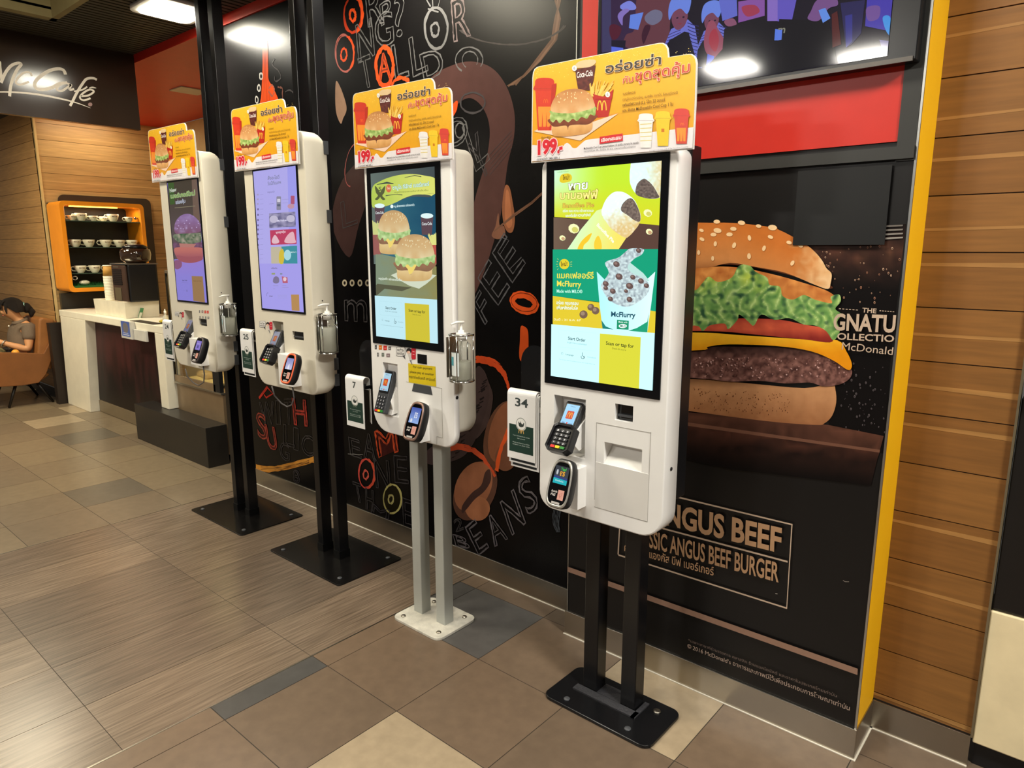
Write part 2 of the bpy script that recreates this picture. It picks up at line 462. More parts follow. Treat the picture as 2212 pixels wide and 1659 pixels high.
ring(945, 390, 50, 112, ORG, .016, n=3); A.glyph('A', (915, 470), (985, 455), (905, 320), ORG, .007, fill=(120, 50, 34))
A.line(ell(1045, 500, 52, 45, 0, 16, 180, 330), .018, ORG, jit=.3)
ring(1248, 165, 66, 118, CH, .008, n=3); ring(1240, 172, 22, 40, CH, .009)
for q in ((1215, 40, 1180, -20), (1230, 45, 1225, -30), (1258, 40, 1280, -40), (1200, 50, 1262, 70)): A.line([q[:2], q[2:]], .006, CH, jit=.5)
A.glyph('R', (1352, 245), (1450, 205), (1335, 10), (122, 106, 104), .008)
A.line(ell(1440, 350, 80, 75, -8, 20, 130, 400), .006, CH, jit=.5); A.line(ell(1445, 350, 45, 50, -8, 20, 130, 400), .005, CH, jit=.5)
A.poly(sm([(1335, 670), (1345, 610), (1372, 588), (1368, 640), (1345, 680)], True), ORG)
ring(1460, 600, 70, 60, CHD, .006, n=2)
A.glyph('D', (1330, 860), (1432, 830), (1325, 700), CH, .005); ring(1385, 760, 26, 44, CH, .004)
A.glyph('L', (1480, 1000), (1560, 930), (1400, 740), CH, .004); A.glyph('Y', (1510, 1060), (1570, 980), (1430, 850), CHD, .005)
A.glyph('L', (705, 1330), (790, 1300), (690, 1180), CHD, .005); A.line(ell(770, 960, 50, 130, 10, 14, 90, 260), .005, (150, 80, 76), jit=.5)
for q in range(5): A.line([(1560, 900 + q * 30), (1690, 760 + q * 25)], .002, CHD)
# between the black posts
A.zoom(*Z4)
A.poly(sm([(1035, 560), (1095, 560), (1105, 900), (1112, 1060), (1180, 1180), (1250, 1420), (1000, 1480), (1015, 1250), (1030, 900)], True), ORG)
for q in range(7): A.line([(1060 + q * 6, 620), (1050 + q * 9, 1000), (1020 + q * 18, 1380)], .003, (150, 60, 30), jit=.8)
for c in ((1010, 1012), (982, 1170), (952, 1325)): ring(c[0], c[1], 19, 42, (176, 172, 166), .007)
A.line(sm([(1190, 780), (1160, 860), (1250, 950), (1270, 1040), (1200, 1080), (1190, 1010)]), .007, CHD, jit=.5)
A.line(sm([(1110, 1180), (1160, 1130), (1185, 1200), (1160, 1280), (1110, 1210)]), .010, (150, 84, 66), jit=.5)
A.line(sm([(1230, 1160), (1290, 1170), (1295, 1250), (1300, 1400)]), .008, (110, 70, 60), jit=.5)
A.line(sm([(1330, 1220), (1400, 1200), (1480, 1280), (1560, 1380)]), .007, CHD, jit=.5)
# middle field
A.zoom(*Z2)
A.poly(sm([(245, 60), (272, 70), (292, 170), (302, 250), (290, 320), (262, 325), (238, 280), (228, 180)], True), (140, 88, 60))
A.poly(sm([(250, 90), (268, 100), (280, 200), (286, 280), (262, 300), (245, 240)], True), (168, 106, 72))
A.poly(sm([(206, 215), (190, 290), (168, 345), (205, 366), (245, 340), (238, 290), (215, 290)], True), (124, 84, 66))
for q in range(4): A.line([(180, 315 + q * 2), (300, 218 + q * 5), (400, 150 + q * 4), (480, 82 + q)], .005, mix(BRN, (90, 62, 50), random.random()), jit=.7)
A.glyph('E', (288, 618), (362, 505), (172, 445), (92, 90, 94), .006); A.line([(225, 355), (268, 372), (215, 455), (270, 540), (340, 470)], .005, (92, 90, 94), jit=.4)
A.glyph('E', (205, 748), (272, 640), (88, 590), (92, 90, 94), .006); A.glyph('F', (130, 860), (170, 790), (60, 730), (92, 90, 94), .006)
A.line(ell(355, 733, 70, 44, 18), .032, (214, 84, 34), closed=True, jit=.12); A.line(ell(355, 730, 76, 52, 14), .004, (120, 44, 20), closed=True, jit=.4)
A.poly(sm([(336, 871), (360, 872), (378, 900), (381, 1000), (384, 1092), (330, 1060), (331, 950)], True), (196, 76, 30))
A.poly(sm([(78, 1130), (120, 1120), (150, 1190), (175, 1270), (160, 1380), (130, 1460), (60, 1500)], True), (70, 55, 54))
for q in range(4): A.line(sm([(60, 1050 + q * 9), (120, 1048 + q * 9), (200, 1080 + q * 9), (250, 1150 + q * 8), (268, 1230)]), .009, (208, 80, 36), jit=.7)
A.line(sm([(60, 1062), (140, 1062), (235, 1100)]), .004, (30, 20, 20), jit=.8)
# lower field
A.zoom(*Z3)
A.poly(sm([(1500, 620), (1560, 300), (1610, 290), (1650, 420), (1640, 520), (1600, 650), (1540, 780), (1460, 860), (1280, 900), (1240, 820)], True), (64, 50, 50))
for q in range(60):
    a = random.uniform(0, 1); x = 1300 + 330 * a + random.uniform(-20, 20); y = 850 - 520 * a * a + random.uniform(-40, 60)
    A.line([(x, y), (x + 26, y - 16)], .005, (30, 24, 26), jit=.8)
bean = lambda cx, cy, rx, ry, r: A.poly(ell(cx, cy, rx, ry, r), (140, 88, 62)) and A.poly(ell(cx - rx * .22, cy + ry * .24, rx * .62, ry * .7, r), (160, 102, 72))
A.poly(ell(1735, 710, 112, 225, 14), (100, 66, 50)); A.poly(ell(1745, 690, 92, 200, 14), (140, 88, 62)); A.poly(ell(1760, 850, 70, 90, 10), (118, 76, 56))
A.poly(ell(1562, 1066, 128, 200, 24), (88, 58, 46)); A.poly(ell(1550, 1040, 112, 168, 24), (148, 94, 66)); A.poly(ell(1578, 1180, 78, 78, 0), (162, 104, 72))
A.poly(sm([(1655, 930), (1662, 1000), (1620, 1070), (1560, 1120), (1510, 1180), (1480, 1210), (1480, 1160), (1540, 1080), (1600, 1030), (1625, 950)], True), (66, 44, 40))
for q in range(4):
    A.line(sm([(1570, 215 + q * 9), (1660, 225 + q * 11), (1740, 300 + q * 8), (1778, 420), (1790, 520)]), .011, (206, 76, 36), jit=.7)
    A.line(sm([(1330, 800 + q * 9), (1450, 770 + q * 9), (1560, 800 + q * 9), (1640, 880 + q * 6), (1690, 975)]), .010, (196, 78, 44), jit=.7)
A.line(sm([(1800, 560), (1775, 680), (1725, 800), (1700, 940)]), .022, (226, 92, 42), jit=.2)
A.line([(180, 475), (232, 405), (268, 445), (225, 472), (212, 450)], .016, (214, 56, 44), jit=.3)
A.glyph('W', (195, 640), (285, 640), (180, 500), CHD, .006); A.glyph('I', (290, 640), (316, 640), (285, 490), CHD, .006)
A.glyph('T', (345, 640), (395, 640), (340, 480), CHD, .006); A.glyph('H', (405, 640), (488, 652), (392, 478), (192, 62, 50), .010, fill=(70, 22, 22))
A.glyph('S', (175, 720), (232, 745), (160, 560), (180, 72, 56), .009, fill=(64, 22, 22)); A.glyph('U', (240, 790), (300, 815), (215, 640), (180, 66, 52), .010, fill=(74, 20, 22))
A.glyph('L', (335, 770), (405, 790), (335, 640), CHD, .006); A.glyph('I', (400, 800), (430, 808), (400, 660), CHD, .006); A.glyph('C', (450, 825), (524, 850), (455, 700), CHD, .006)
A.glyph('G', (315, 860), (375, 880), (310, 750), (70, 66, 70), .005); A.glyph('8', (400, 1010), (440, 1020), (395, 930), (64, 60, 66), .005)
for q in range(6): A.line(sm([(160, 902 + q * 6), (230, 912 + q * 6), (320, 908 + q * 5), (430, 878 + q * 6), (532, 850 + q * 6)]), .010, mix((214, 140, 48), (236, 168, 70), random.random()), jit=.6)
for q in range(3): A.line(sm([(190, 912 + q * 9), (330, 914 + q * 7), (500, 872 + q * 7)]), .003, (60, 30, 12), jit=.9)
A.glyph('E', (765, 835), (835, 860), (752, 722), CHD, .006); A.glyph('A', (852, 850), (925, 878), (845, 690), CHD, .006)
A.poly([(925, 676), (960, 700), (990, 770), (1020, 700), (1068, 720), (1072, 800), (1030, 820), (960, 850)], (70, 18, 18)); A.glyph('M', (945, 850), (1068, 812), (922, 690), (222, 84, 44), .011)
A.line([(748, 830), (845, 836)], .002, (180, 176, 170), jit=.5)
ring(866, 958, 50, 92, (206, 76, 66), .009); A.line(ell(872, 958, 46, 88, 0, 14, -80, 80), .018, (222, 86, 60), jit=.4); ring(862, 962, 15, 28, (220, 96, 80), .010)
A.glyph('N', (930, 1045), (1022, 1065), (915, 860), CHD, .006); A.glyph('E', (1050, 1010), (1135, 1020), (1042, 840), CHD, .006)
A.glyph('T', (800, 1130), (850, 1150), (778, 1005), CHD, .006); A.glyph('H', (865, 1180), (915, 1200), (860, 1045), CHD, .006)
A.poly(ell(1032, 1118, 58, 92), (26, 22, 6)); ring(1032, 1118, 58, 94, (190, 180, 112), .008, n=3); ring(1025, 1120, 16, 28, (196, 186, 120), .009)
A.glyph('E', (1105, 1300), (1160, 1320), (1098, 1110), CHD, .006); A.glyph('M', (900, 1270), (1010, 1330), (905, 1150), (66, 62, 68), .006)
cb = (106, 100, 104)
A.glyph('B', (1440, 1475), (1530, 1440), (1420, 1345), cb, .006); A.glyph('E', (1585, 1480), (1650, 1425), (1500, 1300), cb, .007)
A.glyph('A', (1690, 1420), (1770, 1370), (1620, 1250), cb, .007); A.glyph('N', (1800, 1350), (1885, 1270), (1725, 1140), cb, .007); A.glyph('S', (1905, 1225), (1975, 1165), (1830, 1020), cb, .008)
A.glyph('2', (1440, 1330), (1490, 1310), (1425, 1255), CHD, .005)
for q in range(6): A.line(sm([(2065 + q * 9, 1190), (2058 + q * 8, 1260), (2085 + q * 4, 1330)]), .003, (74, 78, 84), jit=.8)
# four white rings beside the grey posts
A.zoom(720, 560, 3.77)
for x in (97, 158, 222, 284): A.poly(ell(x, 193, 20, 28), (176, 164, 140)); A.poly(ell(x, 193, 9, 14), (30, 24, 20))
A.glyph('m', (100, 500), (280, 510), (95, 330), (78, 74, 76), .007)
wall = MB(); wall.col = lin((30, 28, 28)); wall.use(BOARD); wall.box(-4.66, -1.56, 2.345, 2.5, 0, 2.96)
wo = struct('wall_back', wall); art = A.build('chalk_drawing', BOARD, wo)

# ------------------------------------------------------------------ other walls, ceiling, fascia
b = MB(); b.use(STEEL); b.box(-4.66, -1.586, 2.338, 2.346, 0, .11); b.box(-1.59, -.443, 2.188, 2.196, 0, .106); b.box(-.449, -.443, 2.196, 2.402, 0, .106); b.box(-.449, -.165, 2.392, 2.4, 0, .106)
struct('baseboard_back', b, bev=.001)
b = MB(); b.use(mat('white_caulk', (214, 208, 194), .6)); b.box(-4.66, -1.586, 2.333, 2.338, 0, .003); b.box(-1.593, -.438, 2.183, 2.188, 0, .003); b.box(-.443, -.438, 2.188, 2.392, 0, .003); b.box(-.443, -.165, 2.387, 2.392, 0, .003)
struct('trim_1', b)
def boards(name, along, lo, hi, fix, zs, facing, c0=(204, 166, 106), c1=(184, 146, 88), th=.012, seam=.0035):
    """horizontal wooden boards with a thin groove between them"""
    b = MB(); b.use(WOODM)
    for i in range(len(zs) - 1):
        b.col = lin(mix(c0, c1, random.random()))
        a, c = fix, fix + th * (1 if facing < 0 else -1)
        if along == 'x': b.box(lo, hi, min(a, c), max(a, c), zs[i] + seam, zs[i + 1])
        else: b.box(min(a, c), max(a, c), lo, hi, zs[i] + seam, zs[i + 1])
        # paler sapwood streak
        if random.random() < .9:
            b.col = lin(mix(c0, (206, 164, 104), .30)); z = zs[i] + (zs[i + 1] - zs[i]) * random.uniform(.25, .8); e = facing * .0006
            if along == 'x': b.add([(lo, a + e, z), (hi, a + e, z + random.uniform(-.006, .006)), (hi, a + e, z + .012), (lo, a + e, z + .009)], [(0, 1, 2, 3)], False)
            else: b.add([(a - e * -1, lo, z), (a - e * -1, hi, z + random.uniform(-.008, .008)), (a - e * -1, hi, z + .013), (a - e * -1, lo, z + .009)], [(0, 1, 2, 3)], False)
    b.col = lin((60, 36, 16))
    if along == 'x': b.box(lo, hi, fix + .006, fix + .1, zs[0], zs[-1])
    else: b.box(fix - .1, fix - .006, lo, hi, zs[0], zs[-1])
    return struct(name, b, normals=True)
ZR = [.106] + [.13 + .1625 * i for i in range(0, 19)]
boards('wall_right', 'x', -.449, -.165, 2.4, ZR, -1, (136, 94, 46), (122, 82, 38))
ZL = [.10 + .1625 * i for i in range(0, 19)]
boards('wall_far', 'y', 2.42, 3.69, -8.4, ZL, 1, (190, 154, 102), (170, 134, 84))
boards('wall_left', 'x', -11.5, -8.414, 2.42, ZL, -1, (196, 150, 92), (176, 132, 78))
b = MB(); b.use(mat('corner_bead', (206, 176, 120), .5)); b.box(-8.424, -8.392, 2.406, 2.426, .1, 2.95); struct('trim_2', b)
b = MB(); b.use(mat('cream_paint', (205, 180, 130), .6)); b.box(-8.4, -4.6, 3.69, 3.8, 0, 2.96)
struct('wall_service', b)
b = MB(); b.use(RED); b.box(-8.4, -4.6, 2.37, 3.69, 2.965, 3.0); b.box(-8.4, -1.6, 2.335, 2.37, 2.962, CEIL)
struct('trim_3', b)
b = MB(); b.use(mat('vent_panel', (206, 186, 160), .5)); q = [onZ(p, 2.9645) for p in ((371, 194), (394, 186.5), (445, 197), (428, 206.5))]
v = [V((-6.40, 2.89, 0)), V((-6.16, 2.89, 0)), V((-6.16, 3.14, 0)), V((-6.40, 3.14, 0))]
b.box(-6.40, -6.17, 2.89, 3.14, 2.955, 2.968); tag(b.build('soffit_panel', None, None, bev=.004), 'square cream panel set in the red soffit above the counter', 'panel')
L = bpy.data.lights.new('added_wall_washer', 'AREA'); L.shape = 'RECTANGLE'; L.size = .12; L.size_y = .65; L.energy = 3.6; L.color = (1, .88, .66)  # added lamp, hidden behind the sign, brightens the wooden wall
o = bpy.data.objects.new('added_wall_washer', L); COL.objects.link(o); o.location = (-8.08, 2.88, 2.93); o.rotation_euler = (0, .1, 0)
t = thing('added_wall_washer_lamp', (-8.08, 2.88, 2.94), 'slim unseen lamp added to wash the wooden wall over the cup cabinet', 'lamp')
b = MB(); b.use(mat('added_washer_lens', (255, 226, 160), .5, emit=6)); b.box(-8.14, -8.02, 2.55, 3.2, 2.945, 2.958); b.build('lens', None, t)
# ceiling: dark slats near the walls, a raised pale ceiling over the aisle
b = MB(); SL = mat('dark_slat', (66, 60, 46), .55); b.use(SL)
x = -11.5
while x < 2.2:
    y0 = 1.67 if x > -5.25 else -3.2
    b.box(x, x + .034, y0, 2.345 if x > -8.35 else 2.42, CEIL, CEIL + .03); x += .052
b.use(mat('void_black', (30, 27, 20), .8)); b.box(-11.5, 2.2, 1.67, 2.42, CEIL + .045, CEIL + .06); b.box(-11.5, -5.2, -3.2, 1.67, CEIL + .045, CEIL + .06)
b.use(mat('pale_ceiling', (150, 138, 96), .7)); b.box(-5.2, 2.2, -3.2, 1.7, 3.40, 3.45); b.box(-5.27, 2.2, 1.665, 1.70, CEIL - .003, 3.42); b.box(-5.27, -5.2, -3.2, 1.70, CEIL - .003, 3.42)
struct('ceiling', b)
def lampbox(x, y, z, s, label):
    t = thing('ceiling_lamp', (x, y, z), label, 'lamp', 'square ceiling lamps')
    b = MB(); b.use(WHITE); r0 = rrect(x - s * .62, x + s * .62, y - s * .62, y + s * .62, s * .2)
    b.loft([[V((p[0], p[1], zz)) for p in r0] for zz in (z + .02, z - .004)]); b.build('rim', None, t)
    b = MB(); b.use(mat('lamp_diffuser', (255, 246, 214), .5, emit=16)); r1 = rrect(x - s * .5, x + s * .5, y - s * .5, y + s * .5, s * .16)
    b.loft([[V((p[0], p[1], zz)) for p in r1] for zz in (z - .003, z - .012)]); b.build('diffuser', None, t)
for (x, y, z, s, w, c), n in zip(LAMPS, ('beside the black posts, left of the second kiosk', 'over the kiosks, nearest the grey posted kiosk', 'over the burger poster at the right', 'over the aisle, mirrored in the television', 'over the aisle, right one mirrored in the television', 'added unseen over the far aisle', 'added unseen behind the viewer at the right', 'added unseen over the seated person', 'added unseen over the aisle before the grey posted kiosk', 'over the aisle before the black pillar kiosks', 'added unseen behind the hanging cafe sign, over the counter')):
    lampbox(x, y, z, s * 1.0, 'square recessed white ceiling lamp ' + n)

# ------------------------------------------------------------------ cafe sign hanging from the ceiling
SB = mat('sign_brown', (52, 38, 28), .15, var=.03, scale=3)
t = thing('cafe_sign', (-5.75, 1.5, 2.485), 'dark brown cafe sign board with white script lettering under the ceiling', 'sign')
b = MB(); b.use(SB); b.box(-5.75, -5.70, -.6, 2.335, 2.49, CEIL); b.build('sign_board', None, t)
A = Art((-5.7, 0, 0), u=(0, 1, 0), v=(0, 0, 1), zoom=(0, 0, 4.8087))
SW = (238, 226, 206)
def sw(pts, w, tp=False): A.line(sm(pts), w, SW, taper=tp)
sw([(-120, 800), (-80, 700), (-10, 640), (0, 700), (20, 850)], .016); sw([(10, 860), (60, 750), (120, 680), (190, 655), (220, 670), (180, 720), (140, 800), (110, 900), (100, 1000)], .017)
sw([(330, 790), (310, 755), (250, 755), (185, 810), (165, 860), (210, 880), (300, 850)], .013)
sw([(680, 775), (660, 730), (600, 715), (500, 740), (400, 810), (360, 870), (380, 920), (450, 930), (540, 910), (620, 870), (700, 860)], .020)
sw([(730, 880), (680, 865), (610, 890), (590, 930), (640, 945), (710, 900), (740, 880), (720, 930), (770, 925)], .013)
sw([(1005, 830), (970, 812), (900, 820), (850, 880), (800, 960), (760, 1040), (728, 1100)], .016); sw([(770, 950), (860, 930), (905, 900)], .010)
sw([(840, 1000), (920, 990), (975, 950), (930, 930), (860, 970), (830, 1015), (870, 1042), (940, 1020)], .012); sw([(925, 915), (960, 908), (1000, 915)], .011, True)
sw([(-150, 985), (0, 955), (250, 965), (450, 990), (650, 1030), (800, 1070), (940, 1122)], .013, True); A.poly(ell(937, 1085, 22, 20), (160, 120, 110))
A.build('sign_lettering', ink('sign_letters', .4), t)

# ------------------------------------------------------------------ column with the television and the burger poster
b = MB(); b.use(mat('column_black', (30, 30, 30), .4)); b.box(-1.58, -.449, 2.2, 2.5, .106, CEIL)
b.use(YEL); b.box(-.4495, -.447, 2.2, 2.402, .106, CEIL)
b.use(mat('silver_edge', (190, 190, 186), .3, 1)); b.box(-.4515, -.4455, 2.193, 2.2, .106, CEIL); b.box(-1.582, -1.578, 2.193, 2.2, .106, CEIL)
b.use(RED); b.box(-1.557, -1.49, 2.195, 2.201, 2.0, CEIL); b.box(-1.557, -.497, 2.193, 2.201, 1.893, 2.14)
b.use(GREYM); b.box(-1.575, -.452, 2.18, 2.2, 1.845, 1.878); b.box(-.497, -.452, 2.19, 2.2, 1.84, CEIL)
struct('wall_column', b)

# ------------------------------------------------------------------ television
TVY = 2.15
t = thing('television', (-.96, 2.17, 2.09), 'large black flat television showing people in chef hats, above the red band', 'television')
b = MB(); b.use(BLACK); b.box(-1.462, -.462, TVY, 2.197, 2.088, 2.72); b.build('bezel', None, t, bev=.004)
b = MB(); b.use(mat('bezel_edge', (96, 92, 88), .35, .6)); b.box(-1.455, -.47, TVY - .006, TVY, 2.086, 2.098); b.build('lower_trim', None, t)
A = Art((-1.462, TVY - .002, 2.088), zoom=None); A.clip = (.016, .93, .022, .62)
SCR = ink('television_picture', .07, emit=.62, spec=.4, grain=0)
A.poly([(.016, .02), (.93, .02), (.93, .62), (.016, .62)], (22, 16, 34))
A.zoom(1280, 0, 5.267)
A.poly([(95, -600), (95, 590), (900, 660), (900, 500), (700, -600)], (58, 36, 74)); A.poly([(100, -300), (210, 0), (215, 580), (110, 600)], (70, 66, 110))
A.poly(sm([(600, -200), (500, 0), (480, 330), (380, 400), (390, 540), (830, 620), (880, 300), (880, -200)], True), (112, 62, 74)); A.poly(sm([(600, 290), (660, 300), (620, 420), (580, 500), (560, 400)], True), (66, 22, 48))
A.poly(sm([(320, 60), (420, 10), (490, 60), (480, 110), (340, 110)], True), (140, 150, 250))
A.poly(sm([(600, 180), (700, 110), (790, 140), (780, 230), (690, 285), (610, 250)], True), (124, 122, 152))
A.poly([(430, 170), (580, 140), (520, 340), (415, 320)], (112, 150, 255)); A.poly(sm([(300, 150), (370, 100), (420, 120), (350, 190), (340, 290), (290, 210)], True), (150, 128, 216))
A.poly(sm([(200, 290), (270, 280), (330, 330), (290, 430), (230, 450), (195, 380)], True), (92, 24, 50)); A.poly([(215, 460), (380, 460), (370, 550), (215, 590)], (24, 20, 44)); A.poly([(215, 530), (350, 545), (350, 590), (215, 600)], (98, 120, 250))
def child(x, y, k, hat=True):
    T = lambda a, b_: (x + a * k, y + b_ * k)
    P = lambda pts, c, s=True: A.poly([T(*p) for p in (sm(pts, True) if s else pts)], c)
    P([(-160, 330), (-90, 160), (0, 120), (100, 50), (180, 130), (260, 600), (-220, 600)], (120, 128, 232), False)
    for i in range(11): A.line([T(95 + i * 3, 90 + i * 38), T(150, 110 + i * 40), T(225, 130 + i * 40)], .0022 * k, (44, 40, 110))
    for i in range(8): A.line([T(-120 - i * 9, 230 + i * 32), T(-60, 200 + i * 34), T(20, 170 + i * 30)], .002 * k, (56, 40, 104))
    P([(-110, 290), (60, 190), (110, 200), (180, 460), (200, 620), (-190, 620), (-170, 400)], (20, 17, 34), False)
    P([(-85, 60), (-60, -60), (40, -80), (100, -10), (70, 110), (0, 170), (-50, 150)], (132, 74, 100))
    P([(-30, 30), (-10, 24), (-10, 40), (-28, 44)], (40, 20, 50)); P([(40, 20), (62, 16), (60, 32), (42, 36)], (40, 20, 50)); P([(-10, 96), (30, 92), (14, 110)], (150, 60, 80))
    P([(-110, 60), (-120, -60), (-80, -180), (30, -230), (130, -200), (130, -100), (90, -10), (20, -70), (-60, -30)], (120, 150, 252))
child(985, 170, 1.0); child(1350, 210, .9)
A.poly(sm([(1320, 260), (1380, 240), (1430, 330), (1500, 460), (1490, 560), (1380, 660), (1290, 590), (1270, 440)], True), (168, 84, 108)); A.poly(sm([(1340, 380), (1400, 330), (1440, 450), (1400, 590), (1330, 500)], True), (186, 60, 80)); A.poly([(1310, 615), (1385, 640), (1370, 750), (1295, 740)], (104, 128, 255))
A.poly([(1440, 0), (1640, -60), (1650, 180), (1480, 240)], (110, 120, 226)); A.poly(sm([(1500, 240), (1600, 210), (1640, 280), (1540, 300)], True), (150, 90, 122))
A.poly([(1500, 330), (1950, 170), (2230, 260), (2230, 860), (1240, 1000), (1300, 760), (1480, 560)], (14, 12, 24))
A.poly([(1660, 20), (1960, -30), (1960, 180), (1660, 260)], (150, 92, 180)); A.poly(sm([(1700, 80), (1850, 60), (1900, 140), (1760, 190)], True), (178, 64, 92))
A.poly([(1990, -80), (2230, -80), (2230, 240), (1990, 240)], (150, 120, 216)); A.poly([(2080, 330), (2160, 340), (2150, 460), (2070, 460)], (98, 140, 255))
A.zoom(1680, 0, 5.821)
A.poly([(0, -60), (250, -60), (180, 260), (0, 270)], (110, 96, 210)); A.poly([(20, 240), (640, 260), (700, 500), (740, 900), (0, 930)], (12, 11, 20))
A.text('m', (0, 420), (90, 415), 90, (150, 150, 130), .02); A.poly([(0, 380), (60, 375), (50, 500), (0, 510)], (104, 140, 255))
A.poly(sm([(500, 0), (700, -60), (760, 60), (640, 110), (520, 260), (380, 240), (420, 140)], True), (132, 90, 152)); A.poly([(515, 130), (600, 100), (665, 230), (570, 290)], (110, 160, 255))
A.poly([(680, 180), (750, 140), (800, 560), (690, 600)], (92, 34, 34)); A.poly([(790, 40), (1100, 0), (1050, 420), (930, 560), (860, 600)], (44, 40, 92)); A.poly([(850, 200), (940, 180), (940, 520), (860, 600)], (58, 58, 150))
A.poly([(1130, -80), (1500, -80), (1480, 380), (1100, 330)], (80, 68, 190)); A.poly(sm([(1120, 100), (1280, 80), (1270, 230), (1140, 260)], True), (128, 92, 170)); A.poly(sm([(1320, 230), (1400, 200), (1470, 320), (1470, 440), (1380, 420)], True), (76, 168, 255)); A.poly([(1280, 500), (1440, 510), (1410, 720), (1330, 680)], (96, 88, 160))
A.build('picture', SCR, t)

# ------------------------------------------------------------------ burger poster
PY = 2.196
t = thing('burger_poster', (-1.02, PY, .106), 'tall dark vinyl poster of a giant cheeseburger above beige ANGUS BEEF lettering', 'poster')
b = MB(); b.use(mat('poster_back', (13, 11, 11), .4)); b.box(-1.579, -.4515, PY, PY + .0035, .107, 1.845); b.build('vinyl_sheet', None, t)
A = Art((-1.579, PY - .0001, .107), zoom=(1460, 440, 2.5133)); A.clip = (.001, 1.126, .001, 1.737)
N1 = lambda x, y, s=60: nz(x / s, y / s)
A.poly([(700, 160), (1250, 110), (1160, 900), (1140, 1360), (840, 1300), (780, 700)], lambda x, y: mix((15, 12, 12), mix((88, 54, 44), (150, 100, 70), max(0, N1(x, y + x, 70))), max(0, 1 - abs(y - 270) / 190) * (.5 + .8 * abs(N1(x * .5, y - x * .4, 60)))), 34)
for i in range(120):
    y = random.uniform(220, 560) if i % 2 else random.uniform(860, 1240); x = random.uniform(760, 1225 - (y - 200) * .07)
    if i % 2 == 0: x = random.uniform(880, 1140)
    r = random.uniform(1.5, 8); A.poly(ell(x, y, r * .7, r, 0, 9), mix((150, 104, 80), (214, 180, 150), random.random()) if i % 2 else (92, 84, 86)); A.poly(ell(x, y + r * .15, r * .45, r * .6, 0, 8), (70, 46, 38) if i % 2 else (52, 46, 48))
for q in range(4): A.poly([(1140, 118 + q * 22), (1235, 114 + q * 22), (1232, 122 + q * 22), (1138, 128 + q * 22)], mix((110, 104, 98), (160, 154, 146), q / 4))
# wooden board under the burger
A.poly([(-800, 1020), (60, 1130), (830, 1200), (1130, 1260), (1100, 1370), (500, 1310), (-800, 1130)], lambda x, y: mix((98, 62, 48), (62, 38, 30), .5 + .9 * nz(x / 300, y / 18)), 40)
A.poly([(-800, 1100), (60, 1200), (1105, 1345), (1060, 1530), (300, 1440), (-800, 1200)], lambda x, y: mix(mix((88, 52, 40), (40, 24, 20), .5 + nz(x / 260, y / 22)), (13, 10, 10), (y - 1180 - x * .14) / 210), 40)
A.poly([(-800, 1085), (60, 1185), (1110, 1335), (1108, 1350), (60, 1204), (-800, 1100)], (112, 76, 60))
# lower bun
lb = [(-640, 990), (-560, 950), (80, 950), (400, 975), (700, 1000), (845, 975), (868, 1010), (872, 1080), (850, 1150), (810, 1190), (760, 1200), (500, 1180), (75, 1125), (-400, 1060), (-600, 1060), (-650, 1020)]
A.poly(sm(lb, True, 4), lambda x, y: mix(mix((196, 142, 98), (152, 100, 64), (y - 960 - x * .08) / 190 + .25 * N1(x, y, 40)), (96, 62, 40), max(0, (x - 800) / 140) * 0 + max(0, 1 - (y - 945) / 50) * .8), 22)
for i in range(150):
    x = random.uniform(100, 620); y = random.uniform(1000, 1120) + (x - 100) * .06; A.poly(ell(x, y, random.uniform(1, 2.6), random.uniform(2, 5), 0, 6), (110, 66, 40))
# patty
pt = [(-700, 860), (-600, 790), (92, 800), (200, 775), (560, 780), (760, 790), (880, 850), (950, 890), (957, 930), (925, 965), (870, 985), (800, 990), (730, 970), (600, 975), (450, 960), (300, 965), (92, 945), (-500, 930), (-680, 910)]
def pc(x, y):
    v = .5 + .8 * nz(x / 28, y / 26) + .5 * nz(x / 11, y / 11, 3); c = mix((74, 46, 42), (150, 106, 96), v)
    return mix(c, (32, 20, 18), max(0, 1 - (y - 780) / 60) * .7)
A.poly(sm(pt, True, 4), pc, 12)
for i in range(260):
    x = random.uniform(100, 930); y = random.uniform(835, 945); A.poly(ell(x, y, random.uniform(2, 6), random.uniform(2, 5), random.uniform(0, 90), 7), mix((170, 124, 116), (214, 176, 170), random.random()) if random.random() < .4 else (98, 62, 56))
# cheese, tomato, sauce, lettuce
A.poly(sm([(-700, 700), (93, 698), (350, 712), (700, 735), (880, 740), (930, 800), (958, 860), (955, 895), (930, 897), (860, 850), (740, 800), (560, 772), (300, 762), (180, 775), (95, 796), (-700, 800)], True, 4), lambda x, y: mix((246, 186, 44), (226, 144, 18), (y - 720) / 90 + .2 * N1(x, y, 80)), 26)
A.poly(sm([(-700, 620), (150, 640), (330, 622), (560, 628), (700, 655), (840, 680), (858, 720), (840, 752), (700, 736), (400, 706), (150, 690), (-700, 690)], True, 4), lambda x, y: mix((214, 96, 66), (128, 38, 34), abs(y - 670) / 70 + .35 * N1(x, y, 60)), 24)
A.poly(sm([(-700, 380), (110, 345), (330, 345), (520, 380), (700, 430), (840, 480), (870, 540), (600, 560), (100, 520), (-700, 500)], True, 4), lambda x, y: mix((232, 158, 84), (176, 98, 46), .5 + .9 * nz(x / 45, y / 40)), 20)
A.poly(sm([(-700, 320), (0, 352), (300, 330), (560, 372), (720, 420), (830, 460), (838, 440), (600, 350), (300, 318), (-700, 300)], True, 4), (88, 48, 30))
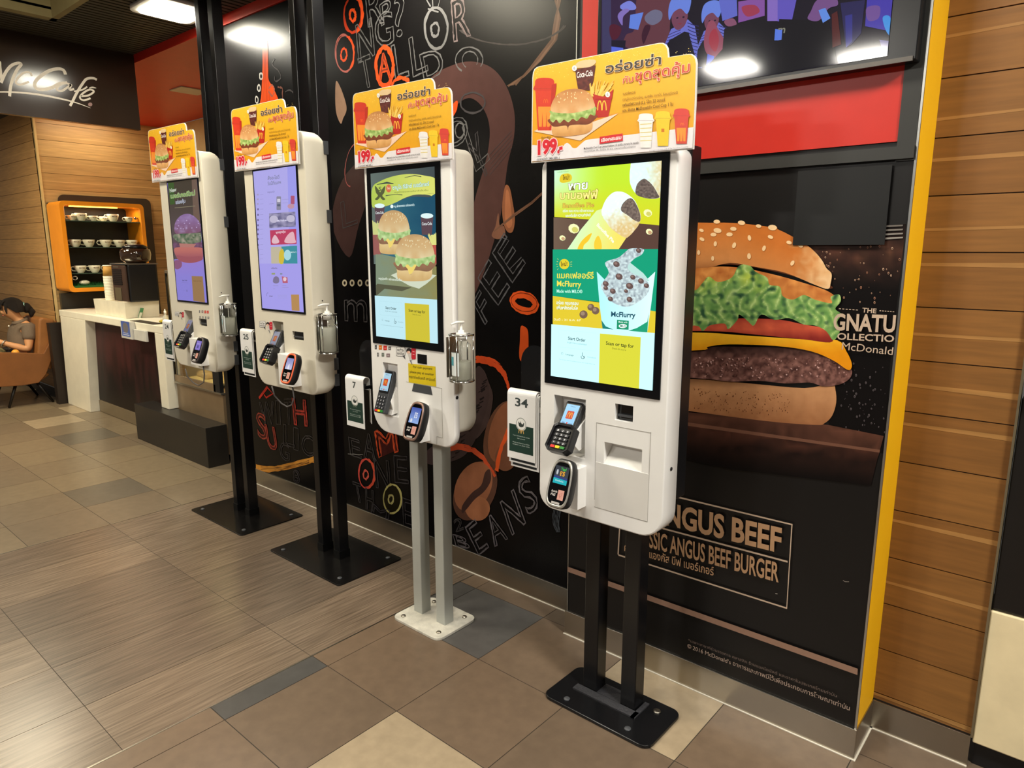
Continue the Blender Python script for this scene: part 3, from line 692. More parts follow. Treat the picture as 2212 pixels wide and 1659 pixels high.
lt = [(-700, 470), (-400, 420), (-150, 460), (60, 440), (110, 470), (150, 430), (185, 395), (235, 425), (310, 400), (345, 340), (400, 330), (440, 370), (500, 400), (515, 440), (570, 450), (585, 500), (640, 520), (700, 495), (760, 520), (850, 540), (845, 505), (890, 492), (900, 530), (870, 570), (905, 600), (880, 640), (895, 690), (860, 740), (820, 690), (760, 660), (700, 655), (620, 620), (540, 630), (470, 600), (430, 660), (400, 640), (350, 600), (340, 630), (290, 680), (270, 650), (190, 660), (150, 690), (108, 660), (-100, 690), (-400, 650), (-700, 640)]
def lc(x, y):
    wx = x + 46 * nz(x / 70, y / 60); wy = y + 34 * nz(x / 60, y / 70, 4)
    f = math.sin(wx / 21 + 1.8 * math.sin(wy / 38)); r = 1 - abs(f); g = math.sin(wx / 9 + wy / 13)
    c = mix((78, 128, 66), (176, 206, 118), .28 + .62 * r + .10 * g + .3 * nz(x / 26, y / 26))
    c = mix(c, (200, 216, 84), max(0, 1 - abs(y - 415) / 90) * max(0, .35 + nz(x / 60, y / 60, 5)))
    c = mix(c, (214, 232, 170), max(0, r - .72) * 1.8)
    return mix(c, (40, 76, 54), max(0, nz(x / 34, y / 30, 9) - .08) * 1.9)
A.poly(sm(lt, True, 4), lc, 7.5)
# top bun
tb = [(-700, 330), (-720, 200), (-600, 80), (-350, 90), (125, 103), (300, 104), (450, 118), (560, 140), (700, 215), (760, 262), (800, 310), (822, 350), (850, 380), (845, 430), (830, 462), (760, 440), (600, 375), (450, 345), (300, 322), (120, 350), (-300, 320), (-600, 340)]
def tc_(x, y):
    t = (y - 110 - max(0, x - 300) * .42) / 230; c = mix((196, 112, 48), (206, 140, 84), max(0, t)); c = mix(c, (230, 190, 142), max(0, (x - 640) / 200 + .5 * N1(x, y, 30)))
    return mix(c, (130, 70, 34), max(0, t - .85) * 2.5)
A.poly(sm(tb, True, 4), tc_, 18)
random.seed(21)
for (x, y, r, k) in ((145, 145, 20, 12), (148, 193, 30, 13), (232, 146, 10, 20), (210, 168, 0, 15), (220, 218, 95, 13), (297, 167, 0, 16), (318, 137, 5, 16), (322, 226, 110, 15), (405, 186, 80, 14), (403, 285, 88, 15), (484, 242, 110, 14), (519, 181, 20, 14), (530, 130, 5, 22), (206, 297, 90, 12), (620, 211, 15, 14), (638, 322, 120, 14), (228, 98, 0, 16), (362, 104, 8, 18), (130, 265, 90, 12), (-100, 180, 20, 14), (-250, 220, 40, 14), (-400, 200, 80, 14), (680, 225, 30, 16), (455, 122, 8, 14)):
    A.poly(ell(x + 2, y + 3, k * 1.15, k * .75, r, 12), (160, 92, 40)); A.poly(ell(x, y, k * 1.1, k * .68, r, 12), (240, 204, 156)); 
# wording
TT = (196, 172, 150); LTX = (188, 148, 112)
A.zoom(1460, 440, 2.5133)
for a_, b_ in (((890, 569), (1000, 577)), ((1110, 580), (1195, 586))):
    for q in range(6):
        t0, t1 = q / 6, (q + .6) / 6; A.line([(a_[0] + (b_[0] - a_[0]) * t0, a_[1] + (b_[1] - a_[1]) * t0), (a_[0] + (b_[0] - a_[0]) * t1, a_[1] + (b_[1] - a_[1]) * t1)], .0022, TT)
A.text('THE', (1015, 588), (1092, 594), 24, TT, .02)
A.text('GNATU', (858, 682), (1222, 698), 84, TT, .03); A.text('OLLECTIO', (880, 735), (1225, 752), 34, TT, .02)
A.text('McDonald', (905, 790), (1210, 822), 40, TT, .0)
A.zoom(1380, 1040, 2.6587)
A.line([(-620, -132), (225, 85), (885, 243), (855, 722), (20, 458), (-110, 418)], .006, TT); A.line([(130, 262), (860, 456)], .006, TT); A.line([(-620, 62), (130, 262)], .006, TT)
A.line([(-90, 30), (-112, 415), (-95, 422)], .005, TT)
A.text('ANGUS BEEF', (72, 218), (822, 402), 118, LTX, .032); A.text('CLASSIC ANGUS BEEF BURGER', (-35, 345), (808, 572), 92, LTX, .02)
A.text('คลาสสิค แองกัส บีฟ เบอร์เกอร์', (-76, 394), (436, 536), 40, LTX, .012)
A.poly([(-407, 483), (1262, 1068), (1260, 1104), (-407, 512)], (150, 118, 100))
A.text('*เฉพาะสาขาที่ร่วมรายการ คลาสสิค ร้านแมคโดนัลด์ และราคาในประเทศไทยเท่านั้น', (290, 912), (1142, 1232), 14, (120, 104, 96), .0)
A.text('© 2016 McDonald’s อาหารและภาพมีไว้เพื่อประกอบการโฆษณาเท่านั้น', (285, 948), (1215, 1308), 22, (176, 154, 140), .004)
A.line([(1178, 562), (1190, 570), (1212, 570)], .0015, (150, 140, 130)); A.line([(790, 638), (802, 640)], .002, (190, 180, 170))
A.build('printed_picture', POSTER, t)
b = MB(); b.use(mat('black_sheet', (15, 16, 17), .5)); b.box(-.755, -.502, PY - .012, PY - .010, 1.616, 1.832)
tag(b.build('black_cover_sheet', None, None), 'plain black square sheet taped over the top right of the burger poster', 'sheet')

# ------------------------------------------------------------------ order kiosks
from mathutils.geometry import tessellate_polygon
YF = 1.75
def holed(mb, outer, holes, y):
    loops = [[V((a, b, 0)) for a, b in l] for l in [outer] + [h[::-1] for h in holes]]
    tri = tessellate_polygon(loops); flat = [p for l in loops for p in l]
    mb.add([V((p.x, y, p.y)) for p in flat], [tuple(t) for t in tri], False)
def rects(r): x0, x1, z0, z1 = r; return [(x0, z0), (x1, z0), (x1, z1), (x0, z1)]
def body(t, name, x0, x1, z0, z1, r, ydep, holes, m, back_r=0, y0=YF, label=None, side_in=0):
    b = MB(); b.use(m); out = rrect(x0, x1, z0, z1, r, 6); cx, cz = (x0 + x1) / 2, (z0 + z1) / 2; w, h = x1 - x0, z1 - z0
    ins = lambda k: [(cx + (a - cx) * (1 - 2 * k / w), cz + (c - cz) * (1 - 2 * k / h)) for a, c in out]
    f = ins(.004)
    holed(b, f, [rects(q) for q in holes], y0)
    rings = [[V((a, y0, c)) for a, c in f], [V((a, y0 + .0012, c)) for a, c in ins(.0012)], [V((a, y0 + .004, c)) for a, c in out]]
    R = back_r
    rings.append([V((a, ydep - R, c)) for a, c in out])
    if R:
        for k in range(1, 7):
            q = k / 6 * PI / 2; d = R * (1 - math.cos(q)); yy = ydep - R + R * math.sin(q)
            rings.append([V((cx + (a - cx) * (1 - .1 * d / w), yy, cz + (c - cz) * (1 - 2 * d / h))) for a, c in out])
    b.loft(rings, (0, 1))
    for q in holes:   # the niche behind each opening
        X0, X1, Z0, Z1_ = q; d = .045
        P = [V((X0, y0, Z0)), V((X1, y0, Z0)), V((X1, y0, Z1_)), V((X0, y0, Z1_))]; Q = [p + V((0, d, 0)) for p in P]
        b.add(P + Q, [(0, 1, 5, 4), (1, 2, 6, 5), (2, 3, 7, 6), (3, 0, 4, 7), (4, 5, 6, 7)], False)
    o = b.build(name, None, t, normals=False)
    if label: o['label'] = label
    return o
def boxp(t, name, m, x0, x1, y0, y1, z0, z1, bev=0, label=None):
    b = MB(); b.use(m); b.box(x0, x1, y0, y1, z0, z1); o = b.build(name, None, t, bev=bev)
    if label: o['label'] = label
    return o
def display(t, bez, scr, art, emit, name='screen'):
    o = boxp(t, 'display_bezel', mat('bezel_glass', (10, 11, 14), .12, var=0), bez[0], bez[1], YF - .004, YF + .001, bez[2], bez[3], bev=.002)
    A = Art((scr[0], YF - .0042, scr[2]), zoom=None)
    W, H = scr[1] - scr[0], scr[3] - scr[2]
    art(A, W, H)
    return A.build('screen_picture', ink('screen_%s' % name, .16, emit=emit, grain=0, spec=.3), o)
def post(t, m, x0, x1, y0, y1, z0, z1, bev=.003):
    return boxp(t, 'post', m, x0, x1, y0, y1, z0, z1, bev)
def bolts(t, pts, z, r, m):
    for x, y in pts:
        b = MB(); b.use(m); b.lathe([(r, 0), (r, .003), (r * .8, .005), (.001, .006)], (x, y, z), 12); b.build('bolt', None, t)

def fill(A, x0, y0, x1, y1, c, st=None): A.poly([(x0, y0), (x1, y0), (x1, y1), (x0, y1)], c, st)
def burger(A, cx, cy, w, h, pal=None, cheese=False, lean=0.0):
    """a printed burger w wide and h tall standing on (cx, cy), y growing downwards in the art's points"""
    s_ = -1 if A.z is None else 1
    T = lambda x, y: (cx + x * w / 2, cy - s_ * y * h + lean * x * w / 2)
    P = lambda pts, c, st=.16: A.poly([T(*p) for p in sm(pts, True, 4)], c if not callable(c) else (lambda X, Y: c((X - cx) / (w / 2), s_ * (cy - Y + lean * (X - cx)) / h)), st * w / 2)
    p = pal or (lambda c: c)
    P([(-.9, .02), (-.6, -.03), (0, -.04), (.6, -.02), (.86, .06), (.9, .2), (.8, .3), (-.8, .3), (-.95, .18)], lambda x, y: p(mix((208, 150, 84), (240, 192, 130), y * 4 + .4 * nz(x * 4, y * 4))))
    P([(-1.0, .26), (-.8, .2), (-.3, .2), (-.22, .1), (-.16, .19), (.2, .2), (.7, .18), (.98, .27), (1.0, .38), (-1.0, .4)], lambda x, y: p(mix((96, 44, 26), (150, 78, 48), y * 2 + .5 * nz(x * 6, y * 9))))
    if cheese: P([(-.7, .4), (.1, .42), (-.1, .18), (-.3, .12), (-.4, .24)], p((250, 204, 84)))
    P([(-1.04, .38), (-.9, .3), (-.75, .36), (-.6, .27), (-.4, .34), (-.2, .27), (0, .34), (.2, .28), (.4, .36), (.65, .31), (.8, .4), (1.0, .36), (1.05, .46), (.9, .58), (-.9, .58), (-1.02, .5)], lambda x, y: p(mix((120, 158, 70), (206, 222, 150), .5 + .9 * nz(x * 7, y * 12))), .08)
    P([(-.98, .56), (-.95, .74), (-.7, .92), (-.3, 1.0), (.1, 1.01), (.5, .96), (.82, .84), (.98, .66), (.98, .55), (.5, .49), (0, .47), (-.5, .49)], lambda x, y: p(mix(mix((238, 206, 158), (196, 132, 76), (y - .5) * 3), (216, 158, 100), .5 + nz(x * 3, y * 3)) if y < .95 else (190, 130, 78)))
    for q in range(26):
        a = random.uniform(-.7, .8); c = random.uniform(.72, .95)
        if a * a + ((c - .6) / .42) ** 2 < .95: A.poly([T(*v) for v in ell(a, c, .022, .016, random.uniform(0, 90), 6)], p((250, 226, 180)))
def arches(A, x, y, w, h, c, lw):
    s_ = -1 if A.z is None else 1
    for q in (-1, 1): A.line([(x + q * w / 4 + w / 4 * .93 * math.cos(a), y + s_ * (-h * math.sin(a) if 0 <= a <= PI else 0)) for a in [PI * k / 14 for k in range(15)]], lw, c)
def cup(A, x, y, w, h, c, lid, band=None):
    """x, y: middle of the foot; y grows downwards"""
    A.poly([(x - w * .34, y), (x + w * .34, y), (x + w * .47, y - h * .8), (x - w * .47, y - h * .8)], c)
    A.poly(sm([(x - w * .5, y - h * .76), (x + w * .5, y - h * .76), (x + w * .48, y - h * .86), (x + w * .42, y - h * .97), (x, y - h), (x - w * .42, y - h * .97), (x - w * .48, y - h * .86)], True, 3), lid)
    A.line([(x - w * .5, y - h * .79), (x + w * .5, y - h * .79)], .0008, mix(lid, (90, 60, 40), .3))
    if band == 'rings':
        for k in range(5): A.line([(x - w * .38, y - h * (.2 + k * .12)), (x + w * .38, y - h * (.22 + k * .12))], .0022, (222, 206, 130))
    if band == 'sticks':
        for k in range(3): A.poly([(x - w * .28 + k * w * .2, y - h * .07), (x - w * .14 + k * w * .2, y - h * .07), (x - w * .10 + k * w * .2, y - h * .45), (x - w * .32 + k * w * .2, y - h * .45)], (250, 150, 50))
        arches(A, x + w * .05, y - h * .52, w * .22, h * .07, (250, 120, 40), .0012)
    if band == 'mark': A.poly([(x - w * .1, y - h * .4), (x + w * .1, y - h * .4), (x + w * .1, y - h * .5), (x - w * .1, y - h * .5)], (206, 120, 20))

# ---- the promotional sign, made once and copied above each kiosk
SY = 1.738
ZS = (1120, 60, 5.183)
t = thing('promotional_sign', (-1.147, SY, 1.862), 'orange meal offer sign with 199 price on top of kiosk beside card 34', 'sign', 'orange meal offer signs on the kiosks')
A = Art((-1.147, SY - .0031, 1.862), zoom=ZS)
outl = [(143, 1515), (147, 1180), (155, 560), (162, 500), (178, 462), (205, 440), (232, 431), (900, 300), (1575, 169), (1618, 168), (1650, 188), (1670, 225), (1677, 280), (1680, 328), (1900, 293), (1938, 292), (1970, 312), (1990, 350), (1998, 400), (1985, 800), (1958, 1357)]
P3 = [A.m(p) for p in outl]; b = MB(); b.use(mat('foam_board_white', (232, 230, 226), .5)); b.prism([(a - 1.147, c + 1.862) for a, c in P3], SY - .003, SY + .003)
b.build('foam_board', None, t)
A.poly([(a * .988 + 12, c * .985 + 12) for a, c in outl[:-1]] + [(1948, 1346)], lambda x, y: mix((238, 190, 52), (232, 164, 26), (y - 300) / 900), 90)
random.seed(5)
for q in range(90):
    x = random.uniform(200, 1950); y0 = 440 - (x - 230) * .205 + (125 if x > 1660 else 0); y = y0 + 12 + random.expovariate(1 / 50)
    if y < 640: A.poly(ell(x, y, 5, 4, 0, 6), (252, 222, 120))
A.poly(sm([(150, 1312), (300, 1322), (480, 1332), (525, 1300), (552, 1290), (582, 1312), (612, 1345), (650, 1346), (690, 1312), (745, 1266), (800, 1250), (1000, 1228)], False) + [(1340, 1186), (1962, 1114), (1951, 1346), (152, 1498)], (234, 230, 234))
A.poly([(175, 1160), (235, 1128), (860, 1040), (1120, 960), (695, 1264)], (246, 212, 190)); A.poly([(820, 1060), (1100, 965), (1125, 950), (850, 1010)], (226, 150, 40))
cup(A, 296, 1150, 225, 590, (214, 62, 40), (206, 56, 38), 'sticks'); A.poly([(375, 640), (430, 620), (400, 900), (365, 1120), (350, 1150)], (188, 46, 32)); 
for k in range(3): A.poly([(232 + k * 52, 1100), (262 + k * 50, 1096), (268 + k * 48, 905), (222 + k * 52, 910)], (248, 150, 54))
A.poly([(640, 470), (868, 420), (842, 600), (800, 700), (672, 700), (648, 560)], lambda x, y: mix((116, 52, 44), (70, 28, 26), .5 + nz(x / 30, y / 30)), 26); A.poly(sm([(645, 410), (700, 372), (800, 358), (862, 362), (866, 400), (800, 440), (700, 450), (645, 445)], True), (226, 196, 152))
A.text('Coca-Cola', (655, 562), (835, 535), 62, (244, 236, 232), .02)
A.poly([(830, 700), (905, 760), (960, 770), (1010, 740), (1068, 688), (1010, 995), (890, 1010), (850, 960)], (188, 40, 32)); arches(A, 938, 925, 100, 105, (250, 190, 60), .0036)
for k in range(34):
    x = random.uniform(800, 1075); l = random.uniform(80, 200); A.line([(880 + (x - 930) * .5, 770), (x, 770 - l)], .0030, mix((248, 214, 110), (226, 176, 70), random.random()))
A.poly([(835, 740), (905, 762), (960, 772), (1010, 745), (1066, 700), (1050, 800), (860, 800)], (188, 40, 32))
burger(A, 612, 1190, 490, 500, lean=-.10)
for cx, cy in ((632, 455), (1004, 748)): A.poly(ell(cx, cy, 27, 32), (250, 246, 240)); A.text('L', (cx - 8, cy + 12), (cx + 10, cy + 10), 26, (60, 50, 50), .02)
A.text('อร่อยซ่า', (978, 512), (1600, 408), 96, (64, 56, 50), .02, halo=(250, 226, 190), hw=.024)
A.text('กับ', (1172, 622), (1288, 604), 66, (206, 84, 60), .012, halo=(252, 214, 180), hw=.022); A.text('ชุดสุดคุ้ม', (1308, 596), (1920, 495), 104, (204, 78, 62), .014, halo=(252, 208, 180), hw=.024)
tx = (108, 74, 22)
A.text('เบอร์เกอร์', (1175, 752), (1312, 734), 24, tx, .01); A.text('(ซามูไรเบอร์เกอร์หมู, แมคฟิช, แมคไก่, ชีสเบอร์เกอร์)', (1172, 818), (1788, 738), 26, tx, .0)
A.text('เฟรนช์ฟรายส์ (L), โค้ก 22 ออนซ์', (1170, 882), (1645, 820), 30, tx, .012); A.text('และ พิเศษ McDonald’s Cool Cup 1 ใบ', (1168, 946), (1735, 870), 32, tx, .012)
cup(A, 1432, 1345, 168, 385, (238, 236, 234), (236, 234, 236), 'rings'); cup(A, 1622, 1325, 170, 390, (240, 200, 44), (240, 204, 48), 'mark'); cup(A, 1830, 1300, 172, 395, (214, 70, 56), (214, 66, 56), 'sticks')
A.poly([(915, 1222), (1172, 1184), (1174, 1266), (913, 1302)], (212, 44, 52)); A.text('เลือกสะสม', (932, 1278), (1158, 1246), 36, (250, 236, 236), .03)
A.text('พิเศษเพียง', (262, 1245), (368, 1236), 22, (70, 50, 40), .01)
A.text('199', (222, 1418), (438, 1392), 142, (212, 34, 50), .05, halo=(250, 210, 216), hw=.05); A.text('.-', (442, 1402), (502, 1388), 130, (212, 34, 50), .05, halo=(250, 210, 216), hw=.05)
A.text('(ราคาปกติ 348-389.-)', (212, 1488), (468, 1468), 26, (70, 66, 70), .004)
A.text('McDonald’s Cool Cup Limited Edition 3 สี สุดคุ้ม (ความจุ 16 ออนซ์)', (738, 1362), (1348, 1298), 20, (60, 54, 60), .01); A.text('ราคาปกติใบละ 99.- วันนี้ถึง 30 พ.ย. เฉพาะสาขาที่ร่วมรายการ', (738, 1394), (1316, 1338), 17, (84, 80, 88), .0)
A.text('* สงวนสิทธิ์ในการเปลี่ยนแปลงเงื่อนไขโดยไม่ต้องแจ้งให้ทราบล่วงหน้า', (738, 1448), (1138, 1410), 13, (110, 106, 112), .0); A.text('is a registered trademark of The Coca-Cola Company', (1472, 1384), (1906, 1338), 13, (120, 116, 122), .0)
A.build('printed_front', SIGNP, t)
sign0 = t
dup(sign0, (-.888, 0, .046), 'orange meal offer sign with 199 price on top of grey posted kiosk, beside card 7')
dup(sign0, (-1.815, 0, .102), 'orange meal offer sign on the kiosk beside card 25, fixed to black pillar')
dup(sign0, (-2.735, 0, .107), 'orange meal offer sign on the farthest kiosk, beside card 24')

# ---- screens
def panelfoot(A, W, H, k, yy, bg=(196, 246, 250), yel=(206, 204, 52), tcol=(40, 60, 60)):
    """lower white band with the start button and the yellow panel; k..yy as fractions of the height"""
    fill(A, 0, 0, W, H * k, bg)
    fill(A, W * .50, 0, W * .88, H * yy, yel)
    A.text('Start Order', (W * .18, H * (yy - .045)), (W * .36, H * (yy - .047)), 0, tcol, .015, up=(W * .18, H * (yy - .030)))
    A.text('to get menu customised', (W * .17, H * (yy - .062)), (W * .37, H * (yy - .064)), 0, mix(bg, tcol, .4), .0, up=(W * .17, H * (yy - .053)))
    A.text('Scan or tap for', (W * .56, H * (yy - .05)), (W * .82, H * (yy - .053)), 0, (50, 60, 20), .015, up=(W * .56, H * (yy - .034)))
    A.text('Deals & more', (W * .62, H * (yy - .068)), (W * .75, H * (yy - .07)), 0, (110, 116, 30), .0, up=(W * .62, H * (yy - .060)))
    A.line([(W * .08, H * (yy - .085)), (W * .46, H * (yy - .087))], .0006, mix(bg, tcol, .25), uv=True); A.line([(W * .08, H * yy), (W * .46, H * yy), (W * .46, H * (yy - .087)), (W * .08, H * (yy - .085)), (W * .08, H * yy)], .0005, mix(bg, tcol, .12), uv=True)
    A.line([(W * .11, H * (yy - .12)), (W * .13, H * (yy - .12)), (W * .13, H * (yy - .112)), (W * .11, H * (yy - .112)), (W * .11, H * (yy - .12))], .0008, mix(bg, tcol, .6), uv=True)
    A.text('Language', (W * .16, H * (yy - .122)), (W * .24, H * (yy - .123)), 0, mix(bg, tcol, .7), .01, up=(W * .16, H * (yy - .115))); A.text('Accessibility', (W * .38, H * (yy - .122)), (W * .47, H * (yy - .123)), 0, mix(bg, tcol, .35), .0, up=(W * .38, H * (yy - .115)))
    A.line(ell(W * .335, H * (yy - .122), .006, .006, 0, 14, 150, 400), .0016, tcol, uv=True); A.line([(W * .33, H * (yy - .100)), (W * .328, H * (yy - .116)), (W * .342, H * (yy - .118)), (W * .348, H * (yy - .128))], .0016, tcol, uv=True)
    A.text('For the best experience please sanitise your hands before use', (W * .09, H * (yy - .150)), (W * .46, H * (yy - .153)), 0, mix(bg, tcol, .35), .0, up=(W * .09, H * (yy - .145)))
def scr34(A, W, H):
    g = mix
    A.zoom(1120, 320, 2.962)
    A.clip = (0, W, 0, H)
    A.poly([(230, 100), (930, 60), (930, 500), (560, 465), (230, 440)], lambda x, y: g(g((196, 248, 206), (186, 222, 40), (x - 230) / 300), (204, 206, 30), (y - 200) / 250), 60)
    A.poly([(225, 443), (560, 465), (915, 494), (910, 650), (225, 650)], lambda x, y: g((104, 84, 68), (84, 58, 48), (x - 230) / 300), 70)
    A.poly(sm([(712, 200), (716, 130), (745, 80), (940, 60), (930, 290), (900, 318), (850, 325), (780, 310), (742, 280), (720, 240)], True), lambda x, y: g(g((216, 250, 250), (214, 190, 130), (x - 800) / 130 + .5 * nz(x / 20, y / 20)), (240, 252, 244), max(0, nz(x / 14, y / 14))), 14)
    A.poly(sm([(750, 290), (760, 230), (800, 196), (830, 210), (860, 240), (890, 290), (900, 316), (850, 324), (790, 314)], True), lambda x, y: g((128, 112, 100), (74, 62, 58), .5 + nz(x / 12, y / 12)), 9)
    A.poly([(500, 400), (560, 380), (705, 560), (690, 575), (640, 650), (312, 650), (400, 520)], lambda x, y: g((198, 246, 200), (232, 216, 96), (x - 330) / 330 + (y - 500) / 900), 34)
    A.poly(sm([(378, 648), (400, 600), (440, 560), (470, 545), (450, 590), (420, 620), (410, 650)], True), (232, 190, 40)); A.poly(sm([(490, 648), (486, 600), (510, 560), (530, 600), (530, 648)], True), (236, 196, 50))
    A.poly(sm([(532, 400), (560, 330), (605, 285), (650, 278), (690, 290), (740, 330), (770, 390), (784, 440), (770, 490), (740, 530), (712, 560), (680, 572), (600, 520), (560, 470), (540, 440)], True), lambda x, y: g(g((226, 252, 250), (214, 184, 120), (y - 380 + (x - 600) * .3) / 160 + .6 * nz(x / 18, y / 18)), (250, 255, 250), max(0, nz(x / 10, y / 10)) * .8), 11)
    A.poly(sm([(658, 400), (665, 360), (700, 325), (730, 325), (760, 370), (780, 430), (775, 470), (740, 460), (700, 430)], True), lambda x, y: g((138, 122, 108), (78, 64, 60), .5 + nz(x / 11, y / 11)), 8)
    for (x, y, r) in ((355, 515, 36), (828, 415, 28), (282, 575, 20), (837, 535, 22)): A.poly(ell(x, y, r, r * .85, 20, 10), (232, 236, 176)); A.poly(ell(x + r * .2, y + r * .2, r * .6, r * .5, 20, 10), (200, 196, 100) if r > 25 else (190, 150, 110))
    A.poly(sm([(265, 190), (280, 168), (320, 162), (342, 180), (335, 210), (290, 222), (266, 215)], True), (216, 190, 36)); A.text('ใหม่!', (284, 204), (326, 200), 26, (90, 66, 16), .02)
    A.text('พาย', (318, 268), (442, 262), 50, (238, 252, 240), .02, halo=(110, 104, 50), hw=.028); A.text('บานอฟฟี่', (266, 326), (508, 322), 46, (250, 230, 130), .02, halo=(110, 84, 40), hw=.028)
    A.text('Banoffee Pie', (284, 382), (484, 376), 28, (224, 186, 70), .015, halo=(96, 74, 36), hw=.025); A.text('อร่อย หอม หวาน กล้วยคาราเมล', (284, 410), (480, 408), 16, (234, 248, 220), .02, halo=(120, 130, 90), hw=.02); A.text('และครีมชีส หวานกำลังดี', (302, 440), (462, 436), 16, (234, 248, 220), .02, halo=(120, 130, 90), hw=.02)
    A.text('Banoffee Pie', (500, 495), (606, 608), 20, (244, 250, 220), .03); A.text('ภาพใช้เพื่อการโฆษณา', (248, 158), (322, 152), 7, (90, 120, 80), .0)
    A.poly([(220, 648), (910, 645), (895, 1050), (520, 985), (220, 945)], (0, 150, 112)); A.poly([(220, 945), (520, 988), (890, 1045), (885, 1185), (220, 1138)], (214, 190, 42))
    A.poly(ell(294, 742, 32, 33, 0, 16), (216, 196, 40)); A.text('ใหม่!', (272, 756), (314, 752), 24, (90, 66, 16), .02)
    for a in range(-2, 3): A.line([(252 + abs(a) * 2, 742 + a * 14), (242 + abs(a) * 4, 742 + a * 18)], .0012, (230, 214, 90)); A.line([(332, 742 + a * 12), (344, 742 + a * 15)], .0012, (230, 214, 90)) if abs(a) < 2 else None
    A.text('แมคเฟลอร์รี', (248, 832), (482, 834), 36, (232, 214, 70), .018); A.text('McFlurry', (247, 882), (402, 888), 34, (232, 214, 76), .02); A.text('Made with MILO®', (246, 924), (410, 928), 20, (190, 240, 220), .015)
    A.text('อร่อย กรุบกรอบ', (244, 998), (384, 1004), 20, (232, 248, 236), .02, halo=(140, 140, 50), hw=.02); A.text('เพิ่มพลังรสไมโล', (246, 1030), (380, 1034), 20, (232, 248, 236), .02, halo=(140, 140, 50), hw=.02); A.text('วันนี้ - 31 ธ.ค. 67', (228, 1102), (400, 1108), 12, (240, 240, 200), .01)
    # sundae cup
    A.poly([(502, 790), (640, 930), (760, 900), (876, 790), (850, 1000), (826, 1175), (540, 1160), (520, 1000)], lambda x, y: g((170, 236, 240), (214, 250, 252), (x - 500) / 360), 60)
    A.poly([(560, 735), (700, 720), (800, 800), (840, 850), (600, 860)], (176, 214, 206))
    A.poly(sm([(528, 880), (560, 830), (580, 790), (556, 745), (570, 722), (640, 700), (690, 660), (720, 642), (800, 645), (790, 680), (740, 710), (700, 760), (730, 800), (800, 830), (840, 880), (820, 940), (760, 990), (700, 1015), (640, 1005), (580, 970), (545, 920)], True), lambda x, y: g((206, 226, 226), (120, 130, 140), .35 + 1.0 * nz(x / 16, y / 13)), 10)
    for (x, y, r) in ((628, 742, 22), (645, 822, 24), (560, 868, 20), (712, 882, 24), (733, 826, 18), (785, 850, 20), (820, 880, 18), (605, 915, 20), (712, 968, 20), (590, 965, 18), (560, 895, 16), (770, 655, 18), (690, 915, 14)): A.poly(ell(x, y, r, r * .85, 30, 10), (94, 74, 70)); A.poly(ell(x - 4, y - 5, r * .5, r * .4, 30, 8), (134, 108, 100))
    A.poly([(700, 1170), (760, 1150), (826, 1110), (835, 1050), (826, 1178)], (20, 150, 110)); A.poly([(532, 1100), (560, 1140), (620, 1165), (540, 1160)], (20, 120, 110))
    A.text('McFlurry', (594, 1076), (750, 1084), 30, (20, 70, 90), .03); A.poly([(632, 1098), (708, 1104), (706, 1162), (630, 1158)], (20, 140, 100)); A.text('Made with', (642, 1116), (698, 1120), 10, (220, 240, 230), .01); A.poly(ell(669, 1138, 26, 13), (230, 244, 240)); A.text('MILO', (652, 1144), (688, 1147), 14, (20, 100, 70), .02)
    for (x, y, r) in ((465, 1018, 22), (495, 1040, 24), (418, 1064, 26)): A.poly(ell(x, y, r, r), (112, 88, 70)); A.poly(ell(x - 5, y - 6, r * .5, r * .5), (150, 126, 104))
    A.zoom(0, 0, 1); A.z = None; A.clip = None; panelfoot(A, W, H, .262, .238)
